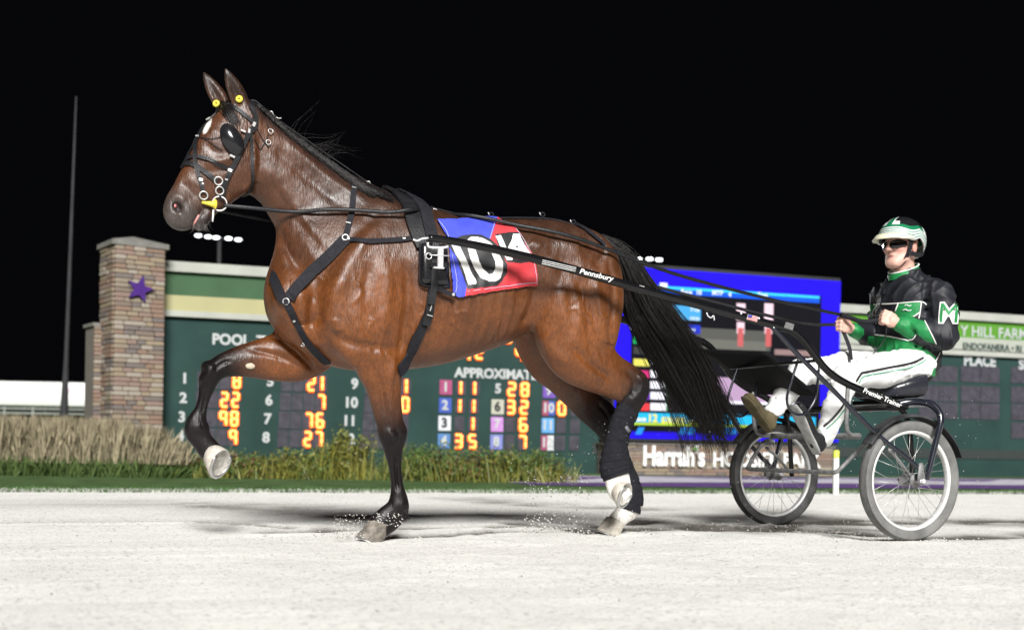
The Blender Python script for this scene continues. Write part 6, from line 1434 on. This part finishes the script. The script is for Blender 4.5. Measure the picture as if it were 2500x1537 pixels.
for j in range(nb2):
    a = math.radians(-72+144*j/(nb2-1)); w = math.cos(math.radians(-90+180*j/(nb2-1)))
    for (e_, dz) in ((-0.004, 0.012), (0.026*w, 0.006), (0.050*w, -0.022*w), (0.050*w, -0.029*w), (0.022*w, -0.012), (-0.006, -0.008)):
        q = hp_(-0.010, 0, max(low(a), 0.030)); bv.append(q+HR @ np.array([(0.145+e_)*math.cos(a), (0.121+e_*0.8)*math.sin(a), dz]))
bf = [(j*6+k, (j+1)*6+k, (j+1)*6+(k+1) % 6, j*6+(k+1) % 6) for j in range(nb2-1) for k in range(6)]
mk('visor', bv, bf, mat('visor_cream', (0.72, 0.70, 0.52), rough=0.4, var=0.03), helm)
M_lens = mat('dark_lens', (0.01, 0.008, 0.008), rough=0.06, coat=0.6); M_frame = mat('glasses_frame', (0.015, 0.015, 0.015), rough=0.3)
for sg in (1, -1):
    lv = []
    for j in range(11):
        a = math.radians(6+60*j/10)*sg; t = j/10; hh = 0.021*(1-0.45*t**2)*(0.75+0.5*min(1, t*3)) if t < .33 else 0.026*(1-0.5*((t-.33)/.67)**2)
        for u in (-1, -0.3, 0.4, 1): lv.append(hp_(0.002+0.112*math.cos(a), 0.083*math.sin(a), -0.002+hh*u*0.95-0.006*(1-t)))
    lo = mk('lens', lv, [(j*4+k, (j+1)*4+k, (j+1)*4+k+1, j*4+k+1) for j in range(10) for k in range(3)], M_lens, drv); md = lo.modifiers.new('thick', 'SOLIDIFY'); md.thickness = 0.002
    mk('temple', *sweep([hp_(0.040, 0.080*sg, 0.014), hp_(-0.01, 0.086*sg, 0.012)], 0.004, 6), M_frame, drv)
    for q in ([(0.030, 0.092, 0.055), (0.030, 0.086, 0.0), (0.034, 0.074, -0.05), (0.048, 0.045, -0.105), (0.05, 0.0, -0.126)], [(-0.105, 0.070, -0.030), (-0.07, 0.082, -0.050), (-0.03, 0.086, -0.058), (0.015, 0.082, -0.054), (0.034, 0.075, -0.052)]):
        P = cr([hp_(x, y*sg, z) for x, y, z in q], 5); N = np.array([HR @ ((HR.T @ (p-hp_(0, 0, -0.03)))*[0.3, 1, 0.1]+[0, 1e-4*sg, 0]) for p in P]); mk('chin_strap', *ribbon(P, N, 0.024, 0.006), M_web, helm)

# ---- driving reins
toW = lambda fr, p: fr.R @ np.asarray(p)+fr.o
def rein(name, label, pts_w, r, rz, group):
    e = bpy.data.objects.new(name, None); COL.objects.link(e); tag(e, label, 'rein', group); q = cr(pts_w, 8); e.location = (q[0][0], q[0][1], 0)
    mk('line', *sweep(q-np.array([q[0][0], q[0][1], 0]), r, 6, ry=rz, up=(0, 0, 1)), M_lea, e); return e, q
hold = D(2052, 768, -.07)
near = [toW(H, H.P(545, 501, .10)), toW(H, H.P(610, 507, .115)), toW(H, HS.hit(720, 516, .02)[0]), toW(H, HS.hit(800, 520, .03)[0]), toW(H, HS.hit(865, 524, .03)[0]), toW(H, HS.hit(950, 527, .03)[0]), toW(H, HS.hit(1010, 527, .04)[0]), toW(H, H.P(1060, 521, .065)), toW(H, HS.hit(1150, 541, .03)[0]), toW(H, HS.hit(1260, 562, .03)[0]), toW(H, HS.hit(1400, 590, .03)[0]), toW(C, D(1640, 666, .20)), toW(C, D(1860, 725, .06)), toW(C, D(1980, 752, -.03)), toW(C, hold)]
rein('driving_rein', 'near side black rein from the bit through the terret to the driver\'s hands', near, 0.009, 0.0032, 'driving reins')
far = [toW(H, H.P(536, 497, .095)*[1, -.6, 1]), toW(H, H.P(720, 516, .135)*[1, -1, 1]), toW(H, H.P(960, 526, .145)*[1, -1, 1]), toW(H, H.P(1060, 521, .065)*[1, -1, 1]), toW(H, H.P(1240, 556, .16)*[1, -1, 1.0]), toW(H, H.P(1400, 590, .22)*[1, -1, 1]), toW(C, D(1900, 776, -.12)), toW(C, hf)]
rein('driving_rein', 'far side black rein running behind the horse to the driver\'s far hand', far, 0.009, 0.0032, 'driving reins')
hh = C.empty('rein_handhold', 'black webbing hand hold and hanging rein tail in the driver\'s grip', 'hand hold')
mk('grip', *sweep(cr([hold, D(2075, 775, -.03), D(2110, 785, .03), hn], 5), 0.013, 10, ry=0.009), M_web, hh)
mk('grip', *sweep(cr([D(2052, 766, -.06), D(2100, 766, 0), hn+[0, 0, 0.012]], 5), 0.004, 6), M_lea, hh)
P = cr([hf+[0, 0, -0.01], D(2064, 822, -.08), D(2074, 850, -.06), D(2078, 878, -.03)], 6); mk('rein_tail', *ribbon(P, np.tile([0.4, 1.0, 0], (len(P), 1)), 0.02, 0.004), M_web, hh)
P = cr([hn+[-0.01, 0, -0.015], D(2162, 818, .12), D(2150, 842, .13), D(2132, 863, .12)], 5); mk('rein_tail', *sweep(P, 0.003, 6), M_lea, hh)
# ================================================================== kicked-up dirt
M_clod = [mat('dirt_pale', (0.62, 0.60, 0.56), rough=0.95, var=0.2), mat('dirt_damp', (0.26, 0.24, 0.21), rough=0.95, var=0.3)]
def bits(name, pts, sz, label, frac_dark, seed):
    rg = np.random.default_rng(seed); n = len(pts); T = np.array([[1, 1, 1], [1, -1, -1], [-1, 1, -1], [-1, -1, 1]], float)
    V = (pts[:, None, :]+T[None]*(sz[:, None, None]*(0.5+rg.random((n, 4, 3))))).reshape(-1, 3); b = np.arange(n)[:, None]*4
    Fc = np.concatenate([b+np.array(q)[None] for q in ((0, 1, 2), (0, 3, 1), (0, 2, 3), (1, 3, 2))]); dk_ = (rg.random(n) < frac_dark).astype(int)
    o = mk(name, V, Fc, M_clod, None, smooth=False, midx=np.tile(dk_, 4)); tag(o, label, kind='stuff'); return o
rg = np.random.default_rng(77); pts = []; sz = []
def burst(fr, x0, x1, y0, y1, l0, l1, n, s0, s1, pw=1.0):
    for _ in range(n):
        x = x0+(x1-x0)*rg.random(); y = y1-(y1-y0)*rg.random()**pw; p = fr.R @ fr.P(x, y, l0+(l1-l0)*rg.random())+fr.o
        if p[2] > 0.004: pts.append(p); sz.append(s0+(s1-s0)*rg.random()**2)
burst(HORSE, 1280, 1440, 1150, 1300, -.25, .1, 520, .0010, .0036, 1.6); burst(HORSE, 1240, 1500, 1080, 1290, -.3, .2, 170, .0008, .0022, 1.3); burst(HORSE, 1440, 1560, 1010, 1300, .0, .3, 80, .0008, .002)
burst(HORSE, 815, 900, 1255, 1312, .0, .25, 320, .0010, .003, 2.2); burst(HORSE, 1560, 1760, 980, 1260, -.2, .2, 60, .0008, .0022); burst(CART, 1760, 1960, 930, 1280, -.6, -.3, 160, .0009, .0024); burst(CART, 2060, 2420, 960, 1310, .3, .75, 190, .0009, .0024)
bits('flying_dirt', np.array(pts), np.array(sz), 'specks of dirt thrown up by hooves and wheels', 0.2, 5)
n = 9000; X = rg.uniform(-3.2, 3.6, n); Y = 2.6+rg.random(n)**0.8*7.0; pts = np.stack([X, Y, np.full(n, 0.002)], 1); sz = 0.0008+0.0022*rg.random(n)**3
for (fr, x, y) in ((HORSE, 880, 1312), (HORSE, 1480, 1302), (HORSE, 1340, 1292), (CART, 2228, 1318), (CART, 1885, 1283), (CART, 2050, 1300)):
    c = fr.R @ fr.G(x, y)+fr.o; k = 260; a = rg.random(k)*6.28; r = np.abs(rg.normal(0, 0.16, k)); pts = np.vstack([pts, np.stack([c[0]+np.cos(a)*r*1.6, c[1]+np.sin(a)*r*0.6, np.full(k, 0.004)], 1)]); sz = np.concatenate([sz, 0.001+0.0035*rg.random(k)**2])
bits('loose_grit', pts, sz, 'loose crumbs of limestone grit scattered over the track', 0.12, 6)
# dirt flecks stuck to the planted fore pastern
pts = []; sz = []
for _ in range(90):
    x, y = 905+rg.random()*85, 1252+rg.random()*34; p, nn = HS.hit(x, y, 0.001)
    if abs(HORSE.proj(p)[0]-x) < 3: pts.append(HORSE.R @ p+HORSE.o); sz.append(0.0012+0.002*rg.random())
bits('mud_flecks', np.array(pts), np.array(sz), 'pale mud flecks stuck to the planted fore pastern', 0.1, 7)
